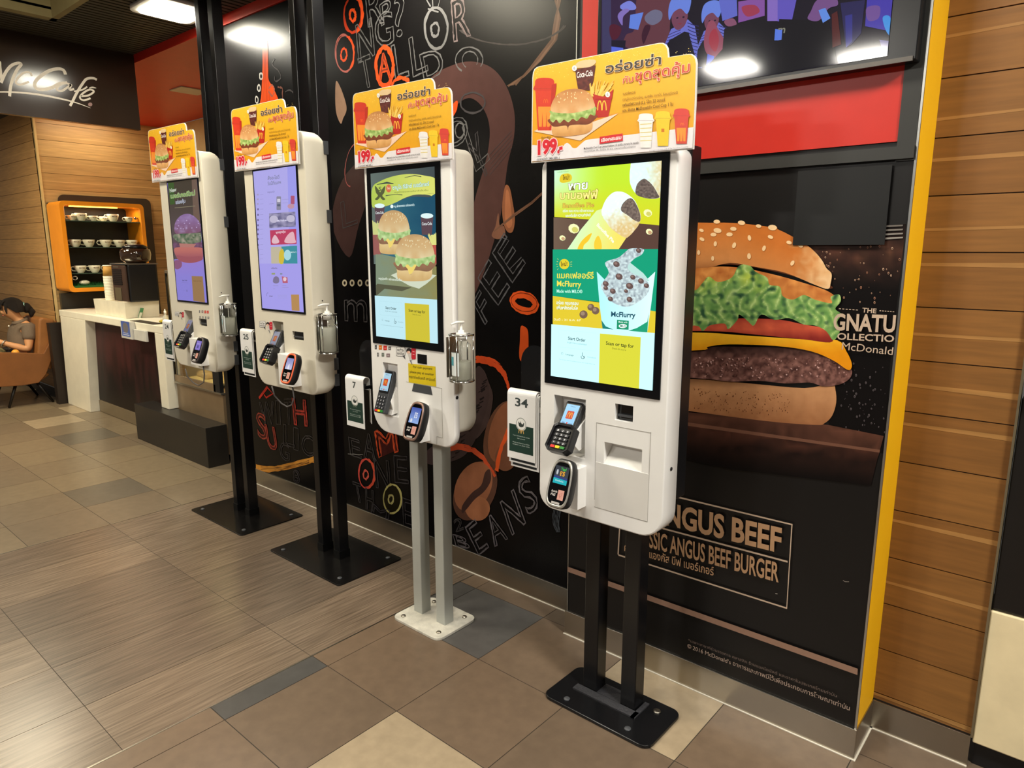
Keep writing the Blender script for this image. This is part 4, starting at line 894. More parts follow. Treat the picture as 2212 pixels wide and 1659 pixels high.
def scr7(A, W, H):
    A.clip = (0, W, 0, H); A.zoom(720, 160, 4.147)
    A.poly([(330, 880), (930, 820), (940, 1700), (330, 1700)], lambda x, y: mix((96, 110, 104), (62, 72, 74), (x - 340) / 560), 90)
    A.poly(sm([(350, 1020), (420, 960), (540, 915), (680, 895), (820, 910), (930, 950), (935, 1110), (860, 1085), (740, 1080), (640, 1110), (560, 1150), (480, 1180), (350, 1190)], True), lambda x, y: mix((178, 200, 84), (216, 220, 110), (x - 400) / 400 + .2 * nz(x / 40, y / 20)), 40)
    A.poly(sm([(450, 1200), (560, 1150), (700, 1100), (850, 1105), (940, 1120), (940, 1700), (450, 1700)]), lambda x, y: mix((56, 110, 124), (14, 74, 100), (x - 450) / 350 + .2 * nz(x / 60, y / 60)), 70)
    for (x, y) in ((390, 990), (470, 1090), (640, 925), (800, 1080)): A.line([(x, y), (x + 90, y - 14), (x + 150, y - 8)], .004, (60, 70, 66), jit=.9, taper=True)
    for q in (-1, 1): A.poly(sm([(420, 1060), (420 + q * 44, 1002), (420 + q * 38, 1060), (420 + q * 20, 1090), (420 + q * 46, 1120), (420 + q * 24, 1128), (420, 1100)], True), (84, 90, 52))
    A.text('S', (408, 1046), (432, 1044), 34, (84, 90, 52), .02); A.poly(ell(497, 1024, 24, 36), (212, 110, 70)); A.text('ใหม่', (484, 1034), (512, 1032), 20, (250, 230, 200), .01)
    A.text('ซามูไร ทีลักซ์ เบอร์เกอร์', (532, 1036), (860, 1000), 32, (206, 240, 226), .03, halo=(96, 116, 96), hw=.03); A.text('หมูย่างซอสเทอริยากิเข้มข้น', (550, 1066), (850, 1046), 12, (120, 130, 60), .01)
    A.poly(ell(526, 1186, 14, 16), (230, 244, 240)); A.text('หมู ผักสดกรอบ อร่อยลงตัว', (546, 1194), (728, 1180), 18, (214, 240, 240), .02)
    def drink(x, y, w, h): A.poly([(x - w * .4, y), (x + w * .4, y), (x + w * .5, y - h), (x - w * .5, y - h)], (88, 66, 74)); A.poly(ell(x, y - h, w * .5, h * .14), (220, 244, 244)); A.text('Coca-Cola', (x - w * .4, y - h * .5), (x + w * .4, y - h * .53), h * .15, (226, 236, 236), .02)
    drink(840, 1440, 112, 170); drink(416, 1330, 90, 150)
    A.poly([(352, 1620), (352, 1420), (420, 1440), (425, 1620)], (150, 90, 84)); A.poly([(860, 1700), (870, 1500), (935, 1470), (940, 1700)], (184, 80, 70)); 
    for k in range(14): A.line([(885 + k * 3, 1530), (850 + k * 7, 1420 + random.uniform(0, 30))], .004, (220, 220, 130)); A.line([(360 + k * 4, 1440), (352 + k * 6, 1310 + random.uniform(0, 30))], .004, (200, 204, 130))
    A.zoom(720, 560, 3.77)
    A.poly([(345, -40), (400, -40), (860, 60), (868, 330), (350, 300)], lambda x, y: mix((124, 140, 116), (140, 134, 80), (x - 400) / 450 + .4 * nz(x / 90, y / 12)), 50)
    A.poly([(470, 130), (560, 90), (850, 130), (760, 200), (700, 240), (620, 215)], (206, 214, 190)); A.poly([(360, 200), (640, 230), (560, 260), (420, 240), (350, 300), (350, 210)], (84, 84, 62))
    pal = lambda c: mix(c, (190, 226, 190), .25)
    A.zoom(720, 160, 4.147); burger(A, 545, 1600, 275, 375, pal, True)
    A.zoom(720, 560, 3.77); A.z = (720, 160, 4.147); burger(A, 735, 1840, 340, 400, pal, True)
    A.zoom(720, 560, 3.77); A.text('หมูนุ่มฉ่ำ อร่อยเข้มข้น', (372, 164), (560, 178), 16, (226, 236, 220), .02)
    A.z = None; A.clip = None; panelfoot(A, W, H, .258, .225, (190, 230, 240), (204, 190, 50))
def scr25(A, W, H):
    fill(A, 0, 0, W, H, (168, 160, 238)); A.clip = (0, W, 0, H); A.zoom(480, 180, 4.367)
    A.poly([(290, 820), (640, 780), (660, 1250), (700, 1700), (330, 1700)], (178, 172, 238)); A.poly([(615, 790), (720, 770), (740, 1700), (640, 1700)], (160, 158, 240))
    A.text('สั่งอะไรดี', (430, 912), (540, 898), 30, (120, 124, 150), .01); A.text('วันนี้ที่แมคฯ', (430, 962), (555, 948), 30, (120, 124, 150), .01); A.text('เมนูแนะนำ', (428, 1034), (495, 1028), 14, (116, 116, 160), .01)
    for y in (1042, 1086, 1130, 1180, 1232, 1280, 1330, 1370, 1415, 1460, 1516, 1562, 1608, 1650): A.poly(rrect(332, 346, y, y + 18, 2), (116, 104, 150)) if y > 1160 else A.poly(rrect(330, 344, y, y + 16, 2), (170, 160, 190)); A.line([(356, y + 8), (388, y + 5)], .0012, (150, 146, 200))
    A.poly(rrect(514, 556, 1066, 1196, 8), (140, 138, 160)); A.poly(rrect(520, 550, 1090, 1120, 4), (214, 210, 226)); A.poly(rrect(520, 550, 1140, 1160, 4), (90, 96, 120)); A.poly(rrect(648, 684, 1060, 1140, 6), (176, 86, 120)); A.poly(ell(650, 1160, 32, 24), (196, 150, 170)); A.line([(568, 1098), (632, 1092)], .001, (150, 146, 190)); A.line([(568, 1130), (624, 1126)], .001, (150, 146, 190)); A.line([(444, 1138), (486, 1134)], .001, (120, 116, 160))
    A.poly([(444, 1228), (692, 1210), (696, 1352), (446, 1366)], lambda x, y: mix((92, 90, 128), (170, 164, 196), .5 + nz(x / 40, y / 30)), 20); A.poly(ell(488, 1282, 40, 34), (196, 190, 214)); A.poly(ell(648, 1276, 40, 34), (196, 190, 214)); A.text('McValue', (520, 1306), (610, 1298), 16, (230, 226, 250), .02)
    A.poly([(452, 1386), (700, 1374), (704, 1516), (460, 1524)], (190, 60, 96)); A.poly(sm([(470, 1480), (500, 1430), (540, 1490), (520, 1510), (480, 1510)], True), (230, 190, 200)); A.poly(sm([(590, 1500), (620, 1430), (670, 1400), (690, 1470), (690, 1505)], True), (232, 180, 190)); A.text('ชุดสุดคุ้ม', (508, 1416), (600, 1408), 18, (250, 226, 236), .02)
    A.poly([(460, 1544), (560, 1540), (590, 1700), (465, 1700)], (196, 186, 160)); A.poly([(560, 1540), (708, 1532), (712, 1700), (580, 1700)], (60, 146, 160)); A.poly(sm([(540, 1600), (570, 1560), (590, 1620), (575, 1700), (540, 1690)], True), (214, 190, 60)); A.poly(ell(618, 1620, 34, 50), (170, 220, 230)); A.text('McFlurry', (650, 1600), (702, 1596), 12, (220, 240, 240), .01)
    A.zoom(480, 560, 4.88)
    A.text('เครื่องดื่ม', (520, 102), (582, 102), 14, (110, 100, 130), .02); A.poly(rrect(522, 560, 144, 162, 3), (150, 160, 110)); A.poly(rrect(612, 636, 146, 162, 3), (130, 140, 160))
    A.poly(sm([(538, 240), (545, 195), (570, 180), (598, 195), (602, 240), (570, 256)], True), (126, 116, 150)); A.poly([(630, 180), (690, 190), (694, 250), (640, 250)], (186, 96, 120)); A.poly(ell(662, 210, 18, 22), (230, 200, 210))
    for (x0, x1, y) in ((540, 594, 280), (635, 680, 278), (635, 702, 298), (540, 560, 312)): A.line([(x0, y), (x1, y)], .0012, (146, 136, 170))
    A.line([(468, 390), (474, 362), (484, 350), (488, 360)], .0016, (90, 86, 110)); A.text('ภาษา', (498, 394), (534, 394), 12, (96, 92, 110), .03)
    for y in (380, 394, 408): A.line([(586, y), (686, y)], .0008, (160, 156, 200))
    A.poly([(728, 372), (812, 372), (818, 545), (736, 540)], (184, 140, 84))
def scr24(A, W, H):
    fill(A, 0, 0, W, H, (150, 136, 224)); A.clip = (0, W, 0, H); A.zoom(310, 240, 5.183)
    A.poly([(270, 790), (620, 750), (660, 1659), (320, 1659)], lambda x, y: mix((72, 62, 48), (96, 80, 84), (y - 900) / 500), 90); A.poly([(540, 770), (620, 760), (640, 1300), (560, 1200)], (120, 96, 82)); A.poly([(275, 800), (340, 800), (350, 1040), (300, 1050)], (64, 96, 40))
    A.text('New', (296, 912), (372, 896), 40, (206, 214, 196), .04); A.text('เบอร์เกอร์ใหม่', (306, 978), (580, 940), 44, (150, 190, 90), .03, halo=(220, 230, 210), hw=.02); A.text('อร่อยคุ้ม', (362, 1042), (470, 1024), 36, (200, 208, 226), .03); A.line([(350, 1084), (580, 1062)], .003, (150, 140, 110))
    A.poly(sm([(345, 1330), (360, 1240), (420, 1170), (500, 1150), (570, 1180), (630, 1250), (645, 1340), (500, 1380), (380, 1380)], True), lambda x, y: mix(mix((150, 116, 170), (134, 86, 110), (y - 1200) / 180), (190, 170, 220), max(0, nz(x / 20, y / 20))), 30)
    for q in range(14): A.poly(ell(random.uniform(370, 620), random.uniform(1220, 1320), 8, 6, 0, 6), (200, 176, 224))
    A.poly(sm([(345, 1380), (500, 1370), (650, 1370), (660, 1440), (560, 1500), (430, 1480), (345, 1430)], True), lambda x, y: mix((60, 92, 60), (180, 170, 150), .5 + nz(x / 26, y / 12)), 20)
    A.poly(sm([(345, 1470), (450, 1500), (660, 1470), (660, 1560), (500, 1560), (350, 1540)], True), lambda x, y: mix((96, 60, 84), (140, 96, 130), .5 + nz(x / 24, y / 20)), 24); A.poly([(400, 1480), (590, 1490), (560, 1530), (440, 1640)], (196, 130, 120))
    A.zoom(310, 540, 5.183)
    A.poly(sm([(350, -20), (500, -30), (665, -20), (672, 60), (640, 120), (540, 145), (420, 125), (370, 80)], True), lambda x, y: mix((206, 120, 110), (150, 76, 100), y / 140), 26)
    A.poly([(340, 120), (700, 130), (700, 620), (340, 600)], lambda x, y: mix((164, 136, 224), (150, 140, 232), (y - 120) / 200), 70); A.poly(sm([(350, 120), (420, 120), (430, 180), (390, 215), (350, 200)], True), (150, 92, 130))
    A.poly(sm([(370, 60), (500, 80), (640, 70), (660, 110), (540, 146), (420, 126)], True), (170, 90, 100))
    A.poly([(540, 292), (664, 296), (690, 590), (560, 570)], (166, 128, 84)); A.text('Start Order', (436, 346), (492, 346), 12, (90, 84, 130), .02); A.line([(430, 366), (500, 368)], .001, (130, 120, 190)); A.text('Scan or tap', (562, 352), (650, 352), 12, (130, 96, 60), .02); A.line(ell(488, 456, 6, 8), .0016, (90, 80, 120)); A.line([(440, 455), (466, 457)], .001, (130, 120, 190)); A.line([(430, 520), (520, 524)], .0008, (150, 140, 210))

# ---- kiosk bodies
PAN = mat('panel_white', (222, 220, 216), .4, var=.01)
# nearest kiosk: twin black posts, black back box
t = thing('order_kiosk', (-1.17, 1.9, 0), 'nearest white touch screen order kiosk, banana pie advert showing, on twin black posts', 'kiosk'); k34 = t
body(t, 'housing', -1.385, -.922, .752, 1.875, (.03, .03, .055, .075), 1.828, [(-1.326, -1.203, .951, 1.143), (-1.131, -.998, .951, 1.021), (-1.096, -1.033, 1.096, 1.147)], WHITE)
boxp(t, 'back_box', mat('back_box_black', (18, 18, 20), .35), -1.375, -.922, 1.828, 1.888, .86, 1.885, .004)
display(t, (-1.3645, -.9455, 1.178, 1.868), (-1.337, -.9685, 1.204, 1.8385), scr34, 1.12, 'nearest')
o = boxp(t, 'service_panel', PAN, -1.16, -.972, YF - .0012, YF + .0005, .803, .9505)
b = MB(); b.use(mat('seam_grey', (170, 166, 160), .5)); 
for q in ((-1.1615, -1.1598, .826, 1.077), (-.9725, -.9708, .803, 1.079), (-1.1615, -.9708, .8015, .8032), (-1.1615, -.9708, 1.076, 1.0777)): b.box(q[0], q[1], YF - .0006, YF + .0006, q[2], q[3])
b.build('panel_seam', None, t)
b = MB(); b.use(PAN); b.prism([(YF + .002, .951), (YF + .044, .951), (YF + .044, 1.0)], -1.131, -.998, axis='x'); b.build('receipt_chute', None, t)
b = MB(); b.use(mat('dark_window', (20, 20, 22), .1)); b.box(-1.096, -1.033, YF + .018, YF + .024, 1.096, 1.147); b.use(GREYP); b.box(-1.09, -1.04, YF + .006, YF + .02, 1.108, 1.114); b.build('scanner_window', None, t)
b = MB(); b.use(BLACKM); b.lathe([(.006, -.002), (.006, .002), (.004, .003)], (0, 0, 0), 14, M=Matrix.Translation((-.922, 1.789, .968)) @ Matrix.Rotation(PI / 2, 4, 'Y')); b.build('lock', None, t)
post(t, BLACK, -1.309, -1.249, 1.924, 1.984, .008, 1.75); post(t, BLACK, -1.149, -1.089, 1.924, 1.984, .008, 1.75)
boxp(t, 'mount_plate', BLACK, -1.33, -1.07, 1.885, 1.925, .9, 1.7)
b = MB(); b.use(BLACK); b.prism(rrect(-1.397, -.960, 1.79, 2.03, .035), 0, .012, axis='z'); b.build('base_plate', None, t, bev=.003)
b = MB(); b.use(mat('weld_grey', (52, 52, 56), .5, bump=.4)); b.box(-1.33, -1.07, 1.888, 1.922, .012, .017); b.box(-1.085, -1.068, 1.888, 1.99, .012, .017); b.box(-1.249, -1.149, 1.925, 1.99, .012, .016); b.build('weld_frame', None, t)
bolts(t, [(-1.31, 1.825), (-1.06, 1.83), (-1.30, 2.0)], .012, .012, GREYP); bolts(t, [(-1.03, 1.975)], .012, .014, STEEL)
# grey posted kiosk
t = thing('order_kiosk', (-2.05, 1.9, 0), 'white order kiosk with two burgers on screen and yellow cash notice, on grey posts', 'kiosk'); k7 = t
body(t, 'housing', -2.267, -1.785, .868, 1.945, (.02, .02, .09, .06), 1.774, [(-2.193, -2.103, .943, 1.159)], WHITE)
body(t, 'back_box', -2.262, -1.79, .92, 1.95, (.02, .02, .05, .03), 1.87, [], mat('back_grey_white', (206, 202, 190), .4), .03, y0=1.775)
display(t, (-2.248, -1.836, 1.232, 1.932), (-2.221, -1.862, 1.262, 1.89), scr7, .95, 'samurai')
b = MB(); b.use(mat('seam_grey', (170, 166, 160), .5))
for q in ((-2.052, -1.852, 1.0945, 1.096), (-1.853, -1.8515, .905, 1.096), (-1.885, -1.8515, .903, .9045), (-1.885, -1.8835, .872, .904)): b.box(q[0], q[1], YF - .0006, YF + .0006, q[2], q[3])
b.build('panel_seam', None, t)
A = Art((-2.2, YF - .0006, 1.16), zoom=(720, 560, 3.77), base=.0003)
A.poly([(610, 846), (832, 874), (838, 1038), (614, 1002)], (222, 196, 28)); A.text('For cash payment', (650, 884), (808, 902), 18, (60, 50, 20), .02); A.text('please pay at counter', (624, 924), (820, 948), 18, (60, 50, 20), .02); A.text('กรุณาจ่ายเงินสดที่ เคาน์เตอร์', (618, 966), (830, 994), 20, (60, 50, 20), .02)
A.build('cash_notice', SIGNP, t)
def stickers(t, A, pay, girl):
    """payment marks and the speech bubble sticker: small prints on the housing"""
    for (x, y, w, h, c) in pay: A.poly(rrect(x, x + w, y, y + h, 3), c); A.line([(x + w * .2, y + h * .55), (x + w * .8, y + h * .55)], .0012, (240, 240, 236))
    if girl is None: return
    x, y, k = girl; T = lambda a, c: (x + a * k, y + c * k)
    A.poly([T(*p) for p in rrect(0, 74, 0, 78, 14)], (70, 70, 74)); A.poly([T(*p) for p in rrect(3, 71, 3, 75, 12)], (232, 230, 228)); A.poly([T(50, 74), T(76, 106), T(68, 70)], (70, 70, 74))
    A.text('กดชำระ', T(10, 36), T(64, 40), 20 * k, (40, 40, 46), .03); A.text('สแกนได้เลย', T(8, 62), T(66, 66), 18 * k, (40, 40, 46), .03)
    A.poly([T(*p) for p in rrect(124, 160, 10, 104, 6)], (196, 40, 56)); A.line([T(134, 40), T(150, 42)], .0015, (240, 220, 220)); A.line([T(134, 62), T(150, 64)], .0015, (240, 220, 220))
    A.poly([T(*p) for p in ell(104, 34, 22, 22)], (40, 32, 34)); A.poly([T(*p) for p in ell(102, 46, 14, 12)], (232, 190, 170)); A.poly([T(96, 58), T(118, 58), T(130, 110), T(108, 114)], (206, 200, 196)); A.poly([T(110, 110), T(120, 110), T(134, 146), T(128, 148)], (120, 118, 120))
A = Art((-2.2, YF - .0006, 1.16), zoom=(720, 560, 3.77), base=.0003)
stickers(t, A, [(338, 698, 16, 34, (90, 90, 92)), (370, 700, 26, 36, (222, 120, 30)), (408, 704, 28, 36, (206, 40, 34)), (448, 710, 22, 28, (110, 104, 104)), (356, 760, 14, 32, (120, 120, 122)), (394, 762, 20, 30, (110, 120, 110)), (432, 768, 30, 28, (140, 120, 124))], None)
A.build('payment_sticker', SIGNP, t)
A = Art((-2.2, YF - .0006, 1.16), zoom=(720, 560, 3.77), base=.0003); stickers(t, A, [], (512, 712, 1.0)); A.build('bubble_sticker', SIGNP, t)
boxp(t, 'scanner_window', mat('dark_window', (20, 20, 22), .1), -1.982, -1.93, YF - .0015, YF + .001, 1.177, 1.213)
b = MB(); b.use(GREYP); b.add([V((-2.02, YF - .001, 1.062)), V((-1.903, YF - .001, 1.062)), V((-1.912, YF - .001, 1.094)), V((-2.008, YF - .001, 1.094)), V((-2.02, YF + .001, 1.062)), V((-1.903, YF + .001, 1.062)), V((-1.912, YF + .001, 1.094)), V((-2.008, YF + .001, 1.094))], [(0, 1, 2, 3), (0, 4, 5, 1), (1, 5, 6, 2), (2, 6, 7, 3), (3, 7, 4, 0)], False); b.build('receipt_flap', None, t)
b = MB(); b.use(BLACKM); b.lathe([(.007, -.002), (.007, .002), (.004, .003)], (0, 0, 0), 14, M=Matrix.Translation((-1.786, 1.7625, 1.067)) @ Matrix.Rotation(PI / 2, 4, 'Y')); b.build('lock', None, t)
GP = mat('post_grey', (176, 178, 172), .35, var=.02)
post(t, GP, -2.203, -2.149, 1.884, 1.938, .01, 1.75); post(t, GP, -2.057, -2.004, 1.884, 1.938, .01, 1.75)
b = MB(); b.use(mat('chipped_white', (206, 202, 190), .5, var=.08, scale=30, bump=.3)); b.prism(rrect(-2.243, -1.945, 1.787, 2.027, .035), 0, .012, axis='z'); b.build('base_plate', None, t, bev=.002)
bolts(t, [(-2.2, 1.82), (-1.985, 1.83), (-2.19, 1.995), (-1.99, 1.99)], .012, .011, STEEL)
# the two kiosks on the black pillars
def pillar_kiosk(x, screen, bez, scr, art, em, label, px, plate, lab2):
    t = thing('order_kiosk', (x + .25, 1.9, 0), label, 'kiosk')
    m = mat('warm_lit_white_steel', (222, 216, 200), .4, var=.01)  # white steel with the far end's warmer, dimmer light put into the colour
    body(t, 'housing', x, x + .512, .952, 2.10, (.045, .045, .075, .045), 1.862, [(x + .168, x + .262, 1.05, 1.272), (x + .335, x + .426, 1.197, 1.236)], m, .05)
    display(t, bez, scr, art, em, screen)
    b = MB(); b.use(BLACKM); b.box(x + .336, x + .425, YF + .012, YF + .02, 1.198, 1.235); b.use(GREYP); b.box(x + .34, x + .42, YF + .004, YF + .012, 1.208, 1.214); b.build('receipt_slot', None, t)
    for z in (2.01, 1.72, 1.06, .985):
        boxp(t, 'hinge', GREYP, x + .509, x + .516, 1.846, 1.868, z, z + .055)
    b = MB(); b.use(BLACKM); b.lathe([(.003, -.001), (.003, .002)], (0, 0, 0), 10, M=Matrix.Translation((x + .512, 1.80, 1.38)) @ Matrix.Rotation(PI / 2, 4, 'Y')); b.build('lock', None, t)
    for a in px: post(t, BLACK, a, a + .045, 1.985, 2.045, .007, CEIL, .002)
    b = MB(); b.use(mat('mount_black', (14, 14, 15), .4)); b.box(px[0], px[1] + .045, 1.86, 1.984, 1.1, 1.95); b.build('mount_bracket', None, t)
    for a in px: boxp(t, 'post_sleeve', mat('sleeve_black', (12, 12, 13), .3), a - .003, a + .048, 1.982, 2.048, .007, .05)
    b = MB(); b.use(mat('base_black', (15, 14, 14), .22)); b.prism(rrect(*plate, .02), 0, .007, axis='z'); b.build('base_plate', None, t, bev=.002)
    bolts(t, [(plate[0] + .06, plate[2] + .05), (plate[1] - .06, plate[2] + .05), (plate[1] - .06, plate[3] - .05)], .007, .012, GREYP)
    return t
k25 = pillar_kiosk(-3.177, 'menu', (-3.094, -2.722, 1.318, 1.966), (-3.083, -2.732, 1.328, 1.958), scr25, .85, 'white order kiosk with lilac menu screen on black pillar, beside card 25', (-3.093, -2.945), (-3.295, -2.665, 1.808, 2.212), '')
k24 = pillar_kiosk(-4.098, 'purple', (-3.998, -3.631, 1.317, 1.972), (-3.987, -3.641, 1.327, 1.962), scr24, .7, 'farthest white order kiosk with dark burger picture on screen, on black pillar by counter', (-4.005, -3.862), (-4.215, -3.59, 1.805, 2.215), '')
A = Art((-3.1, YF - .0006, 1.2), zoom=(480, 560, 4.88), base=.0003); stickers(k25, A, [], (392, 652, .86)); A.build('payment_sticker', SIGNP, k25)
A = Art((-4.0, YF - .0006, 1.2), zoom=(310, 540, 5.183), base=.0003); stickers(k24, A, [(622, 676, 12, 26, (110, 108, 110)), (650, 676, 20, 28, (150, 130, 130)), (682, 678, 20, 30, (206, 70, 56)), (710, 680, 20, 30, (212, 50, 44)), (626, 740, 14, 24, (140, 136, 136)), (658, 742, 14, 24, (140, 136, 136)), (690, 744, 14, 26, (120, 130, 130)), (716, 746, 20, 24, (130, 126, 126))], None); A.build('payment_sticker', SIGNP, k24)
A = Art((-4.0, YF - .0006, 1.2), zoom=(310, 540, 5.183), base=.0003); stickers(k24, A, [], (352, 690, .62)); A.build('bubble_sticker', SIGNP, k24)

# ------------------------------------------------------------------ devices fixed to the kiosks
def frame(top, bot, w=None):
    """local frame of a tilted slab: x right, y up along it, z out of its face"""
    yv = (top - bot).normalized(); xv = V((1, 0, 0)); xv = (xv - yv * xv.dot(yv)).normalized(); nv = xv.cross(yv)
    M = Matrix((xv, yv, nv)).transposed().to_4x4(); M.translation = (top + bot) / 2; return M, (top - bot).length
def slab(M, name, m, pts, z0, z1, t, bev=.001, label=None):
    b = MB(); b.use(m); b.prism(pts, z0, z1, M=M, axis='z', smooth=False); o = b.build(name, None, t, bev=bev)
    if label: o['label'] = label
    return o
def face(M, z):
    o = M @ V((0, 0, z)); R = M.to_3x3(); return Art(o, u=R @ V((1, 0, 0)), v=R @ V((0, 1, 0)), zoom=None, base=.0002)
DEV = mat('terminal_grey', (58, 60, 64), .4, var=.02); DEVD = mat('terminal_black', (20, 20, 24), .3, var=.02)
def terminal(label, top, bot, shield=True, lit=1.0, tint=(150, 205, 240)):
    t = thing('card_terminal', bot, label, 'card terminal', 'card payment terminals on the kiosks'); M, L = frame(top, bot)
    h = L / 2
    slab(M, 'body', DEV, rrect(-.033, .033, -h, h, .008), -.022, 0, t, .002)
    slab(M, 'front_cover', DEVD, rrect(-.030, .030, -h * .05, h * .96, .006), 0, .002, t, .0005)
    A = face(M, .0022); s0, s1 = h * .04, h * .86
    A.poly([(-.025, s0), (.025, s0), (.025, s1), (-.025, s1)], tint); A.poly(rrect(-.013, .013, s0 + (s1 - s0) * .28, s0 + (s1 - s0) * .68, .003), (196, 54, 34))
    arches(A, 0, s0 + (s1 - s0) * .34, .018, .018, (244, 176, 50), .002)
    A.text('Welcome', (-.010, s1 - .008), (.010, s1 - .008), 0, (70, 100, 130), .01, up=(-.010, s1 - .005)); A.text('VISA', (-.020, s0 + .003), (-.008, s0 + .003), 0, (40, 60, 130), .03, up=(-.020, s0 + .007)); A.poly(ell(0, s0 + .005, .003, .003), (220, 60, 50)); A.text('UnionPay', (.006, s0 + .003), (.021, s0 + .003), 0, (40, 70, 130), .02, up=(.006, s0 + .006))
    A.build('screen_picture', ink('device_screen_%d' % int(lit * 100), .2, emit=lit, grain=0), t)
    kb = (-h * 1.0, -h * .10); kw = .024
    if shield:
        b = MB(); b.use(DEVD); out = [(-.040, kb[1] + .004), (-.028, kb[1] + .012), (.028, kb[1] + .012), (.042, kb[1] + .002), (.045, kb[0] + .006), (.030, kb[0] - .008), (-.030, kb[0] - .008), (-.045, kb[0] + .006)]
        ii = [(a * .82, kb[0] + (c - kb[0]) * .86 + .003) for a, c in out]
        P = lambda q, z: [M @ V((a, c, z)) for a, c in q]
        b.loft([P(out, -.022), P(out, .006), P([(a * .97, c) for a, c in out], .012), P(ii, .010), P(ii, .0015)], (1, 1), smooth=False); b.build('keypad_shield', None, t, bev=.0012)
        kw = .027
    A2 = MB(); z = .006 if shield else .0035
    for r in range(5):
        for c in range(3):
            if r == 4: m = (mat('key_red', (216, 40, 34), .4), mat('key_yellow', (236, 200, 20), .4), mat('key_green', (40, 130, 50), .4))[c]
            else: m = mat('key_dark', (44, 46, 52), .4)
            x = (c - 1) * kw * .68; y = kb[1] - .006 - (kb[1] - kb[0] - .008) * (r + .5) / 5; b = MB(); b.use(m)
            b.prism(rrect(x - kw * .29, x + kw * .29, y - .0042, y + .0042, .0015), 0, z, M=M, axis='z'); b.build('key', None, t)
    A = face(M, z + .0001)
    for r in range(4):
        for c in range(3):
            x = (c - 1) * kw * .68; y = kb[1] - .006 - (kb[1] - kb[0] - .008) * (r + .5) / 5; A.text('123456789*0#'[r * 3 + c], (x - .003, y - .003), (x + .002, y - .003), 0, (210, 210, 216), .02, up=(x - .003, y + .0028))
    A.build('key_figures', SIGNP, t)
    # white bracket behind
    b = MB(); b.use(WHITE); x = top.x; y1 = 1.792
    b.prism([(y1, top.z - .03), (top.y + .02, top.z - .045), (bot.y + .035, bot.z + .045), (bot.y + .045, bot.z + .01), (y1 - .05, bot.z - .012), (y1, bot.z - .005)], x - .004, x + .036, axis='x'); b.build('bracket', None, t, bev=.002)
    return t
def scanner(label, top, bot, rim, lit, pic, bracket, cable=None, w=.042):
    t = thing('code_scanner', bot, label, 'scanner', 'oval code scanners on the kiosks'); M, L = frame(top, bot); h = L / 2
    T = lambda k, z: [M @ V((a * k, c, z)) for a, c in [(w * math.copysign(abs(math.cos(q)) ** .5, math.cos(q)) * (1 - .10 * math.sin(q)), h * k * math.copysign(abs(math.sin(q)) ** .7, math.sin(q))) for q in [2 * PI * i / 36 for i in range(36)]]]
    b = MB(); b.use(BLACKM); b.loft([T(.8, -.035), T(.97, -.026), T(1.0, -.01), T(1.0, 0), T(.95, .004)], (1, 1)); b.build('casing', None, t)
    b = MB(); b.use(rim); b.loft([T(.97, .003), T(.96, .0065), T(.86, .0068), T(.85, .004)], (0, 0)); b.build('rim', None, t)
    b = MB(); b.use(mat('scanner_glass', (8, 8, 10), .08, var=0)); b.loft([T(.86, .0040), T(.85, .0052)], (0, 1)); b.build('front_glass', None, t)
    A = face(M, .0054); s = w * .62
    pic(A, s, h); A.build('screen_picture', ink('scan_screen_%d' % int(lit * 100), .15, emit=lit, grain=0), t)
    A = face(M, .0055); A.text('เลื่อนการ์ด', (-s * .9, -h * .38), (-s * .05, -h * .38), 0, (220, 214, 210), .02, up=(-s * .9, -h * .31)); A.text('ที่นี่', (-s * .9, -h * .52), (-s * .25, -h * .52), 0, (220, 214, 210), .02, up=(-s * .9, -h * .44))
    A.poly([(s * .08, -h * .64), (s * .95, -h * .64), (s * .95, -h * .24), (s * .08, -h * .24)], (204, 150, 138)); A.line([(s * .5, -h * .56), (s * .3, -h * .42), (s * .7, -h * .34), (s * .6, -h * .5)], .0012, (150, 60, 60), uv=True)
    A.poly(rrect(-s * .6, s * .6, -h * .83, -h * .74, .001), (176, 172, 168)); A.build('front_sticker', SIGNP, t)
    x0, x1, z0, z1 = bracket; b = MB(); b.use(WHITE); b.box(x0, x1, YF - .045, YF + .001, z0, z1); b.build('bracket', None, t, bev=.001)
    b = MB(); b.use(BLACKM); c0 = M @ V((0, h * .2, -.03)); b.tube([c0, V(((x0 + x1) / 2, YF - .02, (z0 + z1) / 2))], .009, 8); b.build('arm', None, t)
    if cable: b = MB(); b.use(mat('cable_grey', (96, 92, 92), .5)); b.tube([V(p) for p in cable], .0035, 8); b.build('cable', None, t)
    return t
def pic34(A, s, h):
    A.poly([(-s, -h * .02), (s, -h * .02), (s, h * .70), (-s, h * .70)], lambda x, y: mix((70, 76, 86), (44, 48, 54), (y / h)), .01); A.text('Tap!', (-s * .2, h * .54), (s * .6, h * .54), 0, (70, 180, 80), .05, up=(-s * .2, h * .64)); A.text('฿5', (-s * .2, h * .32), (s * .5, h * .32), 0, (240, 170, 50), .05, up=(-s * .2, h * .48)); A.poly(ell(-s * .62, h * .44, s * .14, h * .11), (206, 210, 216))
    A.poly([(-s, h * .20), (s, h * .17), (s, h * .25), (-s, h * .29)], (50, 66, 130)); A.poly([(-s, -h * .02), (s, -h * .02), (s, h * .17), (-s, h * .20)], (30, 186, 196)); A.text('ชำระเงินง่าย', (-s * .7, h * .08), (s * .5, h * .07), 0, (220, 246, 246), .02, up=(-s * .7, h * .13))
